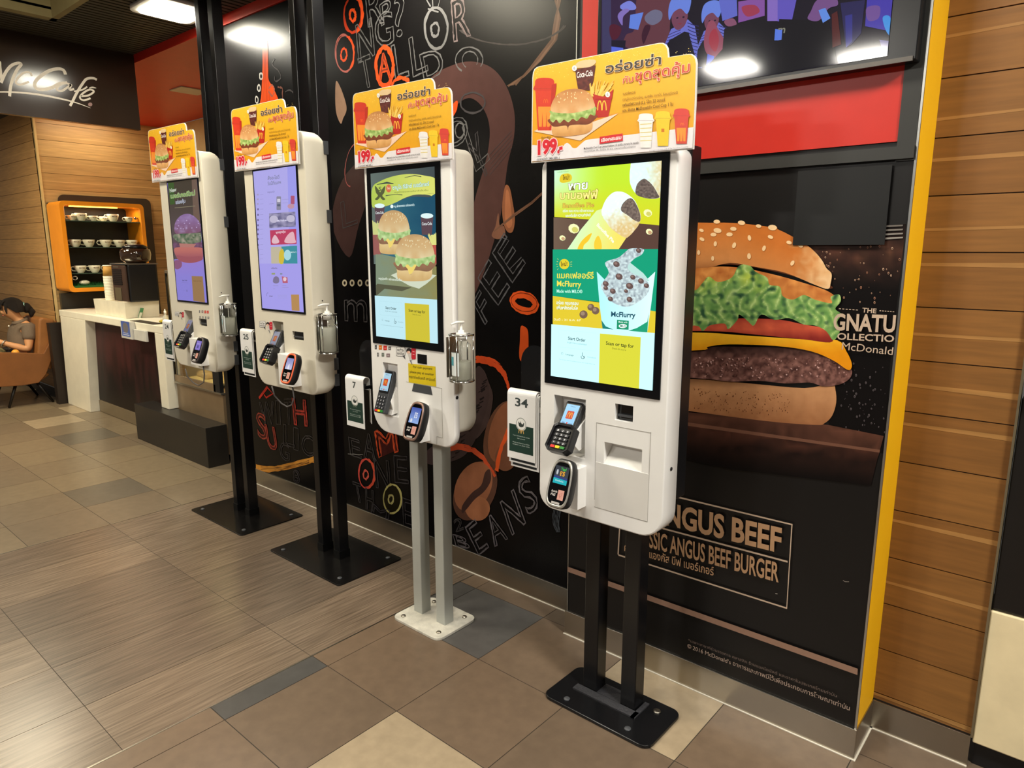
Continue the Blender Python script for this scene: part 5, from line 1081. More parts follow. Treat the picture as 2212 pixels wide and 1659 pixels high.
def pic7(A, s, h):
    A.poly([(-s, -h * .10), (s, -h * .10), (s, h * .68), (-s, h * .68)], lambda x, y: mix((150, 180, 236), (60, 80, 170), (y / h) * 1.3), .01); A.text('฿5', (-s * .1, h * .18), (s * .5, h * .18), 0, (236, 240, 250), .05, up=(-s * .1, h * .42)); A.poly(ell(-s * .5, h * .02, s * .2, h * .1), (226, 232, 240))
def pic25(A, s, h):
    A.poly([(-s, -h * .06), (s, -h * .06), (s, h * .66), (-s, h * .66)], lambda x, y: mix((206, 206, 240), (130, 130, 190), (y / h) * 1.3), .01); A.poly(sm([(-s * .2, -h * .05), (-s * .3, h * .1), (0, h * .3), (s * .2, h * .1), (s * .2, -h * .05)], True), (244, 240, 250))
def pic24(A, s, h):
    A.poly([(-s, -h * .02), (s, -h * .02), (s, h * .68), (-s, h * .68)], (150, 130, 220)); A.poly([(-s * .4, h * .12), (s * .3, h * .12), (s * .3, h * .34), (-s * .4, h * .34)], (96, 90, 160)); A.line([(-s * .7, h * .46), (s * .7, h * .44)], .002, (214, 206, 240), uv=True)
RIMS = mat('rim_silver', (186, 184, 178), .3, .6); RIMO = mat('rim_orange', (232, 104, 66), .35); RIMD = mat('rim_dark', (92, 84, 84), .3, .5); RIMR = mat('rim_bronze', (150, 120, 108), .3, .5)
def dev(p_top, p_bot, y_top):
    a = onY(p_top, y_top); return a, onX(p_bot, a.x)
a, c = dev((1243, 868), (1203, 972), 1.768); terminal('card terminal with lit red logo screen in nearest kiosk beside card 34', a, c, True, 1.0)
a, c = dev((840, 800), (818, 892), 1.765); terminal('slim grey card terminal on grey posted kiosk, left of yellow notice', a, c, False, .9, (170, 206, 226))
a, c = dev((603, 712), (574, 782), 1.765); terminal('card terminal on the kiosk beside card 25, left of orange rimmed scanner', a, c, True, .5, (150, 160, 190))
a, c = dev((415, 688), (386, 748), 1.765); terminal('card terminal on the farthest kiosk, beside card 24', a, c, True, .35, (130, 140, 200))
def sdev(pt, pb, y): a = onY(pt, y); return a, onX(pb, a.x)
a, c = sdev((1222, 992), (1199, 1098), 1.685); scanner('silver rimmed scanner with teal picture below terminal on nearest kiosk', a, c, RIMS, .8, pic34, (-1.235, -1.195, .795, .93))
a, c = sdev((907, 868), (884, 953), 1.675); scanner('bronze rimmed scanner with blue picture on grey posted kiosk, below yellow notice', a, c, RIMR, .8, pic7, (-1.985, -1.925, .880, 1.02))
a, c = sdev((634, 763), (616, 830), 1.665); scanner('orange rimmed scanner hanging on the kiosk beside card 25', a, c, RIMO, .8, pic25, (-2.905, -2.79, .985, 1.13), [(-2.93, 1.68, .975), (-2.93, 1.69, .93), (-2.925, 1.72, .888), (-2.90, 1.735, .872), (-2.868, 1.74, .885), (-2.852, 1.745, .92), (-2.862, 1.745, .975)])
a, c = sdev((436, 728), (420, 784), 1.665); scanner('dark rimmed scanner with looped cable on the farthest kiosk', a, c, RIMD, .7, pic24, (-3.80, -3.685, .985, 1.13), [(-3.845, 1.69, .955), (-3.85, 1.70, .91), (-3.83, 1.72, .875), (-3.79, 1.73, .862), (-3.745, 1.74, .885), (-3.735, 1.742, .93), (-3.74, 1.742, .985)])

# ---- number cards hanging beside the kiosks
def card_rack(label, x0, x1, z0, z1, num, cards, kx, y=1.78):
    w = x1 - x0; t = thing('card_rack', ((x0 + x1) / 2, y + .03, z0), label, 'rack', 'black racks for the number cards')
    cxx = (x0 + x1) / 2 - .02
    b = MB(); b.use(mat('rack_black', (14, 15, 18), .25)); pts = [(cxx + w * .5 * math.cos(a), z1 + .06 + w * .5 * math.sin(a) + .02) for a in [PI * k / 12 for k in range(13)]] + [(cxx - w * .5, z0 + .16), (cxx + w * .5, z0 + .16)]
    b.prism(pts, y + .085, y + .089); b.build('back_plate', None, t)
    b = MB(); b.use(mat('rack_black', (14, 15, 18), .25)); yr = y - .0098 + .005 * (cards - 1); b.box(x0 + .006, x1 + .012, yr, yr + .006, z1 - .05, z1 - .026); b.box(cxx - w * .5, kx, y + .03, y + .086, z1 - .06, z1 - .035); b.box(x1 + .006, x1 + .012, yr, y + .04, z1 - .05, z1 - .035); b.box(kx - .012, kx, y + .028, y + .086, z0 + .05, z1 + .02); b.build('arm', None, t, bev=.002)
    for k in range(cards):
        dz = -.0165 * k; yy = y - .012 + .005 * k; a0 = x0 + .004 * k; 
        nm = {0: 'white number card %s with green lower half hanging left of its kiosk' % num, 1: 'white card second in the stack behind card %s' % num, 2: 'white card third in the stack behind card %s' % num}[k]
        c = thing('number_card', ((x0 + x1) / 2, yy, z0 + dz), nm, 'number card', 'plastic number cards')
        b = MB(); b.use(mat('card_white', (236, 236, 236), .3, var=.005)); R = .018 - .005 * k
        zt = z1 - .006 * k; prof = [(yy, z0 + dz), (yy, zt - R)] + [(yy + R - R * math.cos(q), zt - R + R * math.sin(q)) for q in [PI * i / 10 for i in range(1, 11)]] + [(yy + 2 * R, zt - .06)]
        inn = [(yy + 2 * R - .0018, zt - .06)] + [(yy + R - (R - .0018) * math.cos(q), zt - R + (R - .0018) * math.sin(q)) for q in [PI * i / 10 for i in range(10, 0, -1)]] + [(yy + .0018, zt - R), (yy + .0018, z0 + dz)]
        b.prism(prof + inn, a0, a0 + w, axis='x'); b.build('card_sheet', None, c)
        A = Art((a0, yy - .0001, z0 + dz), zoom=None, base=.0002); H = z1 - z0
        if k == 0:
            g = (24, 56, 48)
            A.poly([(w * .07, H * .10), (w * .93, H * .10), (w * .93, H * .50), (w * .07, H * .50)], g)
            A.poly(ell(w * .5, H * .52, w * .19, w * .19, 0, 24), (232, 232, 230)); A.line(ell(w * .5, H * .52, w * .17, w * .17), .0022, (120, 130, 126), closed=True, uv=True)
            A.poly(sm([(w * .40, H * .55), (w * .46, H * .53), (w * .46, H * .56), (w * .54, H * .52), (w * .60, H * .55), (w * .58, H * .49), (w * .44, H * .48)], True), (50, 60, 58))
            arches(A, w * .5, H * .385, w * .18, H * .05, (200, 160, 90) if num in ('34',) else (90, 104, 90), .0034)
            A.text(num, (w * (.28 if len(num) > 1 else .42), H * .77), (w * (.74 if len(num) > 1 else .60), H * .77), 0, (60, 70, 70), .02, up=(w * (.28 if len(num) > 1 else .42), H * .885))
            for i, (s1, zz) in enumerate((('Your delicious food comes', .335), ('to you!', .30), ('Place number in a visible', .235), ('location on your table', .205))):
                q = .2 + .1 * (i == 1) * 1.6; A.text(s1, (w * q, H * zz), (w * (1 - q), H * zz), 0, (176, 190, 184), .015, up=(w * q, H * (zz + .016)))
        else: A.poly([(w * .07, .006), (w * .93, .006), (w * .93, .019), (w * .07, .019)], (30, 40, 46))
        A.build('printed_face', SIGNP, c)
card_rack('black arched rack holding the cards left of nearest kiosk', -1.543, -1.418, .888, 1.133, '34', 3, -1.3855)
card_rack('black arched rack holding card 7 left of the grey posted kiosk', -2.478, -2.352, .848, 1.073, '7', 1, -2.2675)
card_rack('black arched rack holding the cards behind card 25', -3.36, -3.245, .985, 1.209, '25', 2, -3.1775)
card_rack('black arched rack holding the cards behind card 24', -4.275, -4.165, .970, 1.196, '24', 2, -4.0985)
b = MB(); b.use(mat('card_white', (236, 236, 236), .3)); b.box(-2.375, -2.335, 1.80, 1.802, .87, 1.02, M=Matrix.Translation((-2.35, 1.8, 0)) @ Matrix.Rotation(-.5, 4, 'Z') @ Matrix.Translation((2.35, -1.8, 0)))
tag(b.build('blank_card', None, None), 'blank white card standing between card 7 and the grey posted kiosk', 'card')

# ---- hand sanitiser holders and bottles
def sanitiser(side_x, y, z0, z1, labH, labB, lvl, sticker):
    cx = side_x + .047; r = .044
    t = thing('bottle_holder', (cx, y, z0), labH, 'bottle holder', 'wire bottle holders on the kiosk sides')
    for nm, z in (('upper_ring', z1), ('lower_ring', z0)):
        b = MB(); b.use(CHROME); b.tube([(cx + r * math.cos(a), y + r * math.sin(a), z) for a in [2 * PI * k / 28 for k in range(28)]], .003, 8, True); b.build(nm, None, t)
    for a in (.5, 1.9, 3.7, 5.1):
        b = MB(); b.use(CHROME); b.tube([(cx + r * math.cos(a), y + r * math.sin(a), z0), (cx + r * math.cos(a), y + r * math.sin(a), z1)], .0022, 6); b.build('upright_wire', None, t)
    b = MB(); b.use(STEEL); b.lathe([(r, 0), (r, .0015)], (cx, y, z0 - .001), 28); b.build('floor_disc', None, t)
    b = MB(); b.use(STEEL); b.box(side_x, side_x + .003, y - .03, y + .03, z0 + .01, z1 - .01); b.build('wall_plate', None, t)
    t = thing('sanitizer_bottle', (cx, y, z0 + .002), labB, 'bottle', 'clear hand sanitizer bottles'); H = (z1 - z0) * .93; R = .035
    PL = mat('clear_plastic', (246, 250, 250), .05, trans=1, ior=1.04, var=0, coat=.6); z = z0 + .002
    b = MB(); b.use(PL); b.lathe([(R * .9, 0), (R, .006), (R, H * .74), (R * .92, H * .84), (R * .55, H * .94), (R * .42, H)], (cx, y, z), 24); b.build('bottle_shell', None, t)
    b = MB(); b.use(mat('sanitizer_gel', (222, 222, 210), .12, trans=.45, ior=1.1, var=0)); b.lathe([(R * .86, .004), (R * .95, .008), (R * .95, H * lvl)], (cx, y, z), 24); b.build('gel', None, t)
    WP = mat('pump_white', (240, 238, 232), .35, var=.005)
    b = MB(); b.use(WP); b.lathe([(.0185, H - .012), (.019, H + .015), (.0185, H + .0165), (.0115, H + .017), (.011, H + .025), (.0105, H + .026), (.0048, H + .0265), (.0045, H + .05), (.006, H + .051), (.006, H + .056)], (cx, y, z), 20); b.tube([(cx + .006, y + .008, z + H + .054), (cx - .002, y - .02, z + H + .055), (cx - .008, y - .042, z + H + .048)], [.005, .0045, .003], 8); b.build('pump', None, t)
    b = MB(); b.use(WP); b.tube([(cx, y, z + H * .12), (cx, y, z + H)], .0025, 8); b.build('dip_tube', None, t)
    if sticker:
        b = MB(); b.use(mat('label_white', (226, 232, 232), .4)); rr = R + .0006
        b.loft([[V((cx + rr * math.cos(a), y + rr * math.sin(a), z + q)) for a in [math.radians(d) for d in range(215, 300, 7)]] for q in (H * .12, H * .66)], (0, 0)); 
        b.use(mat('label_teal', (80, 160, 176), .4)); rr += .0004
        b.loft([[V((cx + rr * math.cos(a), y + rr * math.sin(a), z + q)) for a in [math.radians(d) for d in range(228, 268, 5)]] for q in (H * .36, H * .56)], (0, 0)); b.build('label', None, t, normals=False)
sanitiser(-1.785, 1.742, 1.14, 1.306, 'wire holder on the side of the grey posted kiosk', 'half empty clear pump bottle with teal label on grey posted kiosk', .45, True)
sanitiser(-2.665, 1.79, 1.152, 1.322, 'wire holder on the side of the kiosk beside card 25', 'nearly full plain clear pump bottle on kiosk beside card 25', .72, False)
sanitiser(-3.586, 1.808, 1.157, 1.322, 'wire holder on the side of the farthest kiosk', 'clear pump bottle with teal label on the farthest kiosk', .6, True)

# ------------------------------------------------------------------ cafe counter
FX = 2.38
t = thing('white_counter', (-7.0, 2.6, 0), 'white cafe counter with slab legs and dark red front panel', 'counter')
b = MB(); b.use(CREAM); b.box(-8.22, -5.775, FX, 2.86, .935, 1.0); b.build('countertop', None, t, bev=.006)
b = MB(); b.use(CREAM); b.add([(-8.28, FX, 0), (-7.64, FX, 0), (-7.5, FX, .936), (-8.2, FX, .936), (-8.28, 2.5, 0), (-7.64, 2.5, 0), (-7.5, 2.5, .936), (-8.2, 2.5, .936)], [(0, 1, 2, 3), (4, 7, 6, 5), (0, 4, 5, 1), (1, 5, 6, 2), (2, 6, 7, 3), (3, 7, 4, 0)]); b.build('leg', None, t, bev=.004)
b = MB(); b.use(CREAM); b.box(-5.925, -5.78, FX, 2.5, .311, .936); b.build('leg', None, t, bev=.004)
b = MB(); b.use(ink('red_front', .4, grain=.12, gs=30, spec=.2)); 
rp = Art((-7.62, 2.469, .13), zoom=None)
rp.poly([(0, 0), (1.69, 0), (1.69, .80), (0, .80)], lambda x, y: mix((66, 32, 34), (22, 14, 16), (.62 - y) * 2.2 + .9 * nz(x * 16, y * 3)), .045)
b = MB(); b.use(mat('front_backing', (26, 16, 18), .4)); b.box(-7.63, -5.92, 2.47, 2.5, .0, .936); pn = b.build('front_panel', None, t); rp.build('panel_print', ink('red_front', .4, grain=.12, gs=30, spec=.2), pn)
boxp(t, 'kick_strip', mat('kick_grey', (120, 106, 84), .4), -7.62, -5.92, 2.462, 2.47, .005, .12)
# white tray box on the counter
ft = [onZ(p, 1.0) for p in ((203, 685), (276, 694), (331, 695))]
t = thing('white_box', (-6.9, 2.55, 1.0), 'open white box on the counter under the paper cups', 'box')
b = MB(); b.use(mat('box_white', (222, 214, 194), .5)); P = [(-7.40, 2.45), (-6.67, 2.45), (-6.67, 2.74), (-7.40, 2.74)]
cxm = sum(p[0] for p in P) / 4; cym = sum(p[1] for p in P) / 4
up = [(cxm + (a - cxm) * 1.03, cym + (c - cym) * 1.03) for a, c in P]; iu = [(cxm + (a - cxm) * .97, cym + (c - cym) * .97) for a, c in P]
b.loft([[V((a, c, 1.001)) for a, c in P], [V((a, c, 1.145)) for a, c in up], [V((a, c, 1.145)) for a, c in iu], [V((a, c, 1.12)) for a, c in iu]], smooth=False); b.build('box_walls', None, t, bev=.002)
ZL_ = lambda x, y: (180 + x / 6.38, 520 + y / 6.38)
lf = lambda pts: [(lambda p: (p.y, p.z))(onX(ZL_(*q), -6.635)) for q in pts]
b = MB(); b.use(mat('leaflet_green', (70, 130, 84), .5)); b.prism(lf(((750, 1075), (795, 1077), (835, 930), (790, 925))), -6.64, -6.635, axis='x'); b.use(mat('leaflet_white', (214, 214, 196), .5)); b.prism(lf(((757, 1069), (790, 1071), (812, 990), (778, 988))), -6.635, -6.633, axis='x')
tag(b.build('green_leaflet', None, None), 'narrow green and white leaflet propped against the white box', 'leaflet')
# paper cups in a stack
t = thing('cup_stack', (-7.05, 2.56, 1.13), 'tall stack of white paper cups topped by a brown sleeve cup', 'cups')
b = MB(); b.use(mat('paper_white', (230, 222, 200), .5)); pr = [(.048, 0)]
for k in range(16): pr += [(.050 + .001 * (k % 2), .006 + k * .0145), (.053, .012 + k * .0145), (.050, .0135 + k * .0145)]
b.lathe([(r * 1.0, z) for r, z in pr], (-7.25, 2.55, 1.13), 20); b.build('white_cups', None, t)
b = MB(); b.use(mat('kraft', (186, 138, 62), .6)); b.lathe([(.050, 0), (.044, .09)], (-7.25, 2.55, 1.365), 20); b.build('top_cup', None, t)
b = MB(); b.use(mat('paper_white', (230, 222, 200), .5)); b.lathe([(.0455, 0), (.0455, .008)], (-7.25, 2.55, 1.455), 20); b.build('cup_rim', None, t)
# coffee machine
t = thing('coffee_machine', (-6.77, 2.6, 1.12), 'big black coffee machine with bean hopper on the cafe counter', 'coffee machine')
b = MB(); b.use(mat('machine_black', (16, 15, 17), .4)); b.box(-6.94, -6.605, 2.48, 2.73, 1.147, 1.475); b.build('cabinet', None, t, bev=.012)
b = MB(); b.use(mat('machine_brown', (66, 46, 36), .4)); b.box(-6.93, -6.62, 2.462, 2.48, 1.15, 1.472); b.build('front_module', None, t, bev=.008)
b = MB(); b.use(mat('vent_dark', (24, 16, 12), .4))
for k in range(9): b.box(-6.90, -6.70, 2.456, 2.463, 1.30 + k * .016, 1.307 + k * .016)
o = b.build('vent_slots', None, t)
boxp(t, 'spout_recess', mat('recess_tan', (92, 80, 60), .5), -6.88, -6.74, 2.456, 2.463, 1.16, 1.27); boxp(t, 'top_trim', STEEL, -6.95, -6.6, 2.46, 2.74, 1.476, 1.486)
b = MB(); b.use(mat('hopper_smoke', (60, 42, 30), .08, trans=.35, coat=1)); b.lathe([(.08, 0), (.12, .03), (.128, .08), (.122, .12), (.09, .135)], (-6.74, 2.61, 1.487), 24); b.build('bean_hopper', None, t)
b = MB(); b.use(BLACK); b.lathe([(.10, .133), (.105, .145), (.07, .165), (.001, .168)], (-6.74, 2.61, 1.487), 24); b.build('hopper_lid', None, t)
b = MB(); b.use(mat('machine_badge', (150, 140, 120), .3, .8)); b.add([V((-6.88, 2.461, 1.45)), V((-6.76, 2.461, 1.45)), V((-6.76, 2.461, 1.46)), V((-6.88, 2.461, 1.46))], [(0, 1, 2, 3)]); b.build('badge', None, t)
# small things at the counter's right end
t = thing('spray_bottle', (-5.88, 2.44, 1.0), 'small clear spray bottle at the right end of the counter', 'bottle')
b = MB(); b.use(mat('bottle_pale', (214, 212, 204), .2, trans=.4)); b.lathe([(.022, 0), (.024, .03), (.022, .06), (.009, .075), (.008, .085)], (-5.9, 2.47, 1.001), 16); b.build('bottle_body', None, t)
b = MB(); b.use(WHITE); b.lathe([(.010, .085), (.010, .11), (.004, .112), (.004, .125)], (-5.9, 2.47, 1.001), 12); b.build('bottle_cap', None, t)
b = MB(); b.use(mat('yellow_cloth', (180, 160, 40), .7)); b.ball((-6.0, 2.5, 1.016), (.05, .04, .016)); tag(b.build('yellow_cloth', None, None), 'small yellow cloth lying beside the spray bottle on the counter', 'cloth')
b = MB(); b.use(mat('flyer_dark', (52, 46, 40), .5)); b.box(-6.42, -5.95, 2.385, 2.47, 1.001, 1.004, M=None); tag(b.build('menu_sheet', None, None), 'dark paper sheet lying flat on the counter edge above the blue card', 'paper')
t = thing('hanging_card_box', (-6.35, 2.36, .85), 'white box with blue printed front hanging under the counter edge', 'box')
b = MB(); b.use(mat('acrylic_white', (206, 204, 198), .4)); b.box(-6.53, -6.30, 2.345, 2.379, .85, 1.0); b.box(-6.30, -6.05, 2.36, 2.379, .85, .94); b.build('holder', None, t, bev=.002)
A = Art((-6.53, 2.3445, .85), zoom=None); A.poly([(.02, .02), (.20, .02), (.20, .15), (.02, .15)], lambda x, y: mix((96, 120, 190), (66, 90, 170), y * 6), .04); A.poly(ell(.11, .095, .06, .045), (116, 112, 116)); A.line([(.04, .035), (.18, .033)], .006, (214, 216, 226), uv=True); A.line([(.05, .05), (.16, .048)], .004, (200, 204, 226), uv=True); A.build('printed_card', SIGNP, t)

# ------------------------------------------------------------------ glass display case and step
t = thing('display_case', (-5.45, 2.7, 0), 'steel based glass pastry case with warm lit shelf behind the farthest kiosk', 'display case')
SB_ = mat('case_steel', (150, 128, 100), .38, .45, var=.04)
b = MB(); b.use(SB_); b.box(-5.76, -4.985, 2.45, 2.95, .06, .53); b.build('steel_base', None, t, bev=.003)
boxp(t, 'plinth', BLACKM, -5.75, -5.0, 2.5, 2.95, 0, .06); boxp(t, 'ledge', STEEL, -5.77, -4.98, 2.435, 2.96, .53, .545, .002)
boxp(t, 'display_floor', mat('case_floor', (236, 214, 150), .5), -5.70, -5.2, 2.5, 2.9, .56, .575); boxp(t, 'case_back', mat('case_back', (214, 176, 84), .5), -5.72, -5.05, 2.92, 2.93, .56, 1.42)
boxp(t, 'orange_panel', mat('case_orange', (240, 160, 30), .5, emit=.25), -5.56, -5.16, 2.86, 2.88, .575, .70)
boxp(t, 'case_top', mat('case_top', (150, 134, 110), .35, .7), -5.77, -5.0, 2.44, 2.94, 1.42, 1.445, .003)
boxp(t, 'front_glass', GLASS, -5.74, -5.1, 2.448, 2.452, .60, 1.42); boxp(t, 'lower_rail', SB_, -5.76, -5.07, 2.44, 2.455, .545, .60)
for x in (-5.77, -5.10): boxp(t, 'corner_post', BLACKM if x > -5.5 else mat('post_dark', (40, 36, 30), .3, .5), x, x + (.012 if x < -5.5 else .10), 2.44, 2.47, .545, 1.42)
boxp(t, 'shelf', GLASS, -5.72, -5.1, 2.5, 2.9, 1.02, 1.028)
L = bpy.data.lights.new('case_lamp', 'AREA'); L.shape = 'RECTANGLE'; L.size = .5; L.size_y = .06; L.energy = 3.0; L.color = (1, .75, .35)
o = bpy.data.objects.new('case_lamp', L); COL.objects.link(o); o.location = (-5.42, 2.6, 1.40)
for i, (x, y) in enumerate(((-5.62, 2.62), (-5.50, 2.60))):
    b = MB(); b.use(mat('pastry', (226, 196, 140), .6, bump=.3)); b.box(x - .05, x + .05, y - .04, y + .04, .576, .62); tag(b.build('pastry_box', None, None, bev=.008), ('left', 'right')[i] + ' cream carton on the lit floor of the glass case', 'carton')
b = MB(); b.use(mat('white_towel', (226, 218, 206), .8, bump=.4)); b.ball((-5.62, 2.6, 1.463), (.12, .09, .018)); tag(b.build('white_towel', None, None), 'folded white towel on top of the glass case', 'towel')
b = MB(); b.use(mat('blue_paint', (44, 66, 128), .5)); b.prism([(-5.9, 1.446), (-5.74, 1.446), (-5.74, 1.76), (-5.80, 1.76)], 2.72, 2.78); tag(b.build('blue_sign', None, None), 'blue slanted board standing on the glass case beside the farthest kiosk', 'board')
b = MB(); b.use(mat('step_black', (38, 35, 32), .35, var=.06)); b.box(-6.245, -4.955, 2.285, 2.449, 0, .31); tag(b.build('black_step_box', None, None, bev=.003), 'long low black stone step box in front of the display case', 'step box')

# ------------------------------------------------------------------ cup cabinet on the wood wall
t = thing('cup_cabinet', (-8.18, 2.83, 1.18), 'orange framed open wall cabinet holding white coffee cups', 'cabinet')
ORA = mat('orange_frame', (236, 146, 30), .35, var=.02)
b = MB(); b.use(ORA); yo = rrect(2.425, 3.22, 1.185, 2.085, .045, 6); yi = rrect(2.465, 3.18, 1.225, 2.045, .03, 6)
P = lambda q, x: [V((x, a, c)) for a, c in q]
b.loft([P(yi, -8.36), P(yi, -7.984), P([(a + (.004 if a > 2.8 else -.004), c) for a, c in yi], -7.98), P(yo, -7.98), P(yo, -8.36)], (0, 0), smooth=False); b.build('frame', None, t)
b = MB(); b.use(mat('cabinet_back', (44, 42, 38), .4)); b.box(-8.37, -8.355, 2.43, 3.21, 1.19, 2.08); b.build('back_panel', None, t)
for z in (1.89, 1.627, 1.365): boxp(t, 'glass_shelf', mat('shelf_glass', (120, 150, 130), .05, trans=.7, ior=1.3), -8.35, -8.0, 2.467, 3.178, z, z + .007)
b = MB(); b.use(mat('shelf_lamp', (255, 180, 70), .4, emit=7)); b.box(-8.12, -8.09, 2.55, 3.0, 2.036, 2.043); b.build('light_strip', None, t)
L = bpy.data.lights.new('cabinet_lamp', 'AREA'); L.shape = 'RECTANGLE'; L.size = .06; L.size_y = .6; L.energy = 2.4; L.color = (1, .85, .6)
o = bpy.data.objects.new('cabinet_lamp', L); COL.objects.link(o); o.location = (-8.08, 2.82, 2.03)
for q in ((3.17, 1.94), ):
    b = MB(); b.use(CHROME); b.lathe([(.014, 0), (.016, .02), (.008, .03)], (0, 0, 0), 14, M=Matrix.Translation((-8.05, q[0], q[1])) @ Matrix.Rotation(PI / 2, 4, 'X')); b.build('spotlight', None, t)
t = thing('dark_wall_panel', (-8.38, 2.95, 1.2), 'rounded dark brown board on the wood wall behind the cup cabinet', 'panel')
b = MB(); b.use(mat('panel_dark', (56, 46, 38), .4)); b.prism([(a, c) for a, c in rrect(2.54, 3.46, .75, 2.17, .06)], -8.386, -8.372, axis='x'); b.build('board', None, t)
boxp(None, 'low_cabinet', mat('low_dark', (40, 38, 34), .35), -8.36, -8.305, 2.44, 3.2, .10, 1.16); tag(bpy.data.objects['low_cabinet'], 'dark low cabinet on the wall below the orange cup cabinet', 'cabinet')
CUPM = mat('cup_ceramic', (236, 230, 204), .25, var=.005)
def make_cup(name, r, h, label, group):
    b = MB(); b.use(CUPM); b.lathe([(r * .5, 0), (r * .52, .004), (r * .8, h * .35), (r * .97, h * .75), (r, h), (r * .94, h), (r * .88, h * .7), (r * .45, h * .12)], (0, 0, 0), 22)
    b.tube([(0, -r * .9, h * .82), (0, -r * 1.35, h * .86), (0, -r * 1.55, h * .6), (0, -r * 1.3, h * .33), (0, -r * .8, h * .28)], r * .10, 8)
    b.use(mat('cup_print', (90, 60, 40), .4)); z = h * .62
    vs, fs, _ = glyphs('McCafé', .02); k = r * 1.0 / 3.4
    b.add([V((math.sqrt(max(1e-9, (r * .965) ** 2 - (x * k - r * .45) ** 2)) + .0006, x * k - r * .45, z + y * k)) for x, y in vs], fs, False)
    o = b.build(name, None, None, org=(0, 0, 0)); return tag(o, label, 'cup', group)
big = make_cup('coffee_cup', .056, .075, '', 'coffee cups in the orange cabinet'); small = make_cup('espresso_cup', .042, .052, '', 'coffee cups in the orange cabinet')
used = {}
ZQ = lambda x, y: (90 + x / 6.382, 400 + y / 6.382)
for sz, px, zz, lab in ((small, 312, 1.8975, 'small cup at the left end of the top shelf, cut by the frame'), (big, 545, 1.8975, 'second cup from the left, large, on the top shelf'), (small, 715, 1.8975, 'small cup right of the large left one on the top shelf'), (small, 850, 1.8975, 'small cup half hidden by a large one on the top shelf'), (big, 985, 1.8975, 'large cup right of centre on the top shelf'), (small, 1202, 1.8975, 'small cup alone at the right end of the top shelf'),
                        (big, 375, 1.6345, 'leftmost large cup on the middle shelf'), (big, 615, 1.6345, 'second large cup from the left on the middle shelf'), (big, 850, 1.6345, 'third large cup from the left on the middle shelf'), (big, 1035, 1.6345, 'fourth large cup from the left on the middle shelf'), (big, 1210, 1.6345, 'rightmost large cup on the middle shelf behind the bean hopper'),
                        (big, 455, 1.3725, 'leftmost large cup on the bottom shelf above the green grass'), (big, 655, 1.3725, 'second large cup on the bottom shelf above the green grass'), (big, 870, 1.3725, 'large cup on the bottom shelf half hidden by the paper cups')):
    X = -8.07 if px != 850 or zz < 1.8 else -8.18
    y = onX(ZQ(px, 480), X).y
    y = min(max(y, 2.555), 3.10)
    if sz.name in used: c = sz.copy(); COL.objects.link(c)
    else: c = sz; used[sz.name] = 1
    c.location = (X, y, zz); c['label'] = 'white ' + lab if lab.startswith('small') or lab.startswith('large') else 'white cup: ' + lab
b = MB(); b.use(mat('fake_grass', (46, 120, 56), .8, bump=1.0, scale=20)); b.box(-8.34, -8.0, 2.47, 3.17, 1.2262, 1.245)
random.seed(3)
for k in range(900):
    x, y = random.uniform(-8.32, -8.0), random.uniform(2.475, 3.165); h = random.uniform(.015, .04); dx, dy = random.uniform(-.01, .01), random.uniform(-.01, .01)
    b.add([(x - .002, y, 1.244), (x + .002, y + .002, 1.244), (x + dx, y + dy, 1.244 + h)], [(0, 1, 2)], False)
o = tag(b.build('artificial_grass', None, None, normals=False), 'green artificial grass on the floor of the orange cup cabinet', 'grass', kind='stuff')
b = MB(); b.use(CUPM); b.ball((-8.07, 2.60, 1.275), (.035, .05, .025)); tag(b.build('white_saucer', None, None), 'small white upturned dish on the artificial grass', 'dish')
b = MB(); b.use(CHROME); b.tube([(-8.02, 2.50 + .022 * math.cos(a), 1.325 + .018 * math.sin(a)) for a in [2 * PI * k / 16 for k in range(16)]], .006, 8, True); tag(b.build('ring_handle', None, None), 'small metal ring at the lower left inside the orange cabinet', 'ring')

# ------------------------------------------------------------------ unit at the right edge
t = thing('side_unit', (.1, 2.42, 0), 'black and cream counter unit at the right edge beyond the wooden wall', 'cabinet')
boxp(t, 'plinth', BLACKM, -.155, 1.2, 2.42, 2.9, 0, .085); boxp(t, 'cream_panel', mat('cream_panel', (232, 216, 176), .4), -.16, 1.2, 2.395, 2.9, .087, .535, .004)
boxp(t, 'black_panel', mat('panel_black', (20, 17, 16), .4), -.158, 1.2, 2.40, 2.9, .54, 1.19, .004); boxp(t, 'black_top', BLACK, -.14, 1.2, 2.37, 2.9, 1.19, 1.225, .004)
b = MB(); b.use(mat('metal_trim', (150, 140, 116), .35, .8)); b.box(-.166, -.160, 2.388, 2.42, .106, CEIL); struct('trim_4', b)
b = MB(); b.use(mat('tile_white', (214, 210, 200), .25)); b.box(-.16, 1.4, 2.92, 3.0, 1.2, CEIL)
b.use(mat('tile_seam', (206, 186, 120), .6))
for k in range(12): b.box(-.16, 1.4, 2.916, 2.92, 1.22 + k * .1, 1.224 + k * .1)
struct('wall_tile', b)

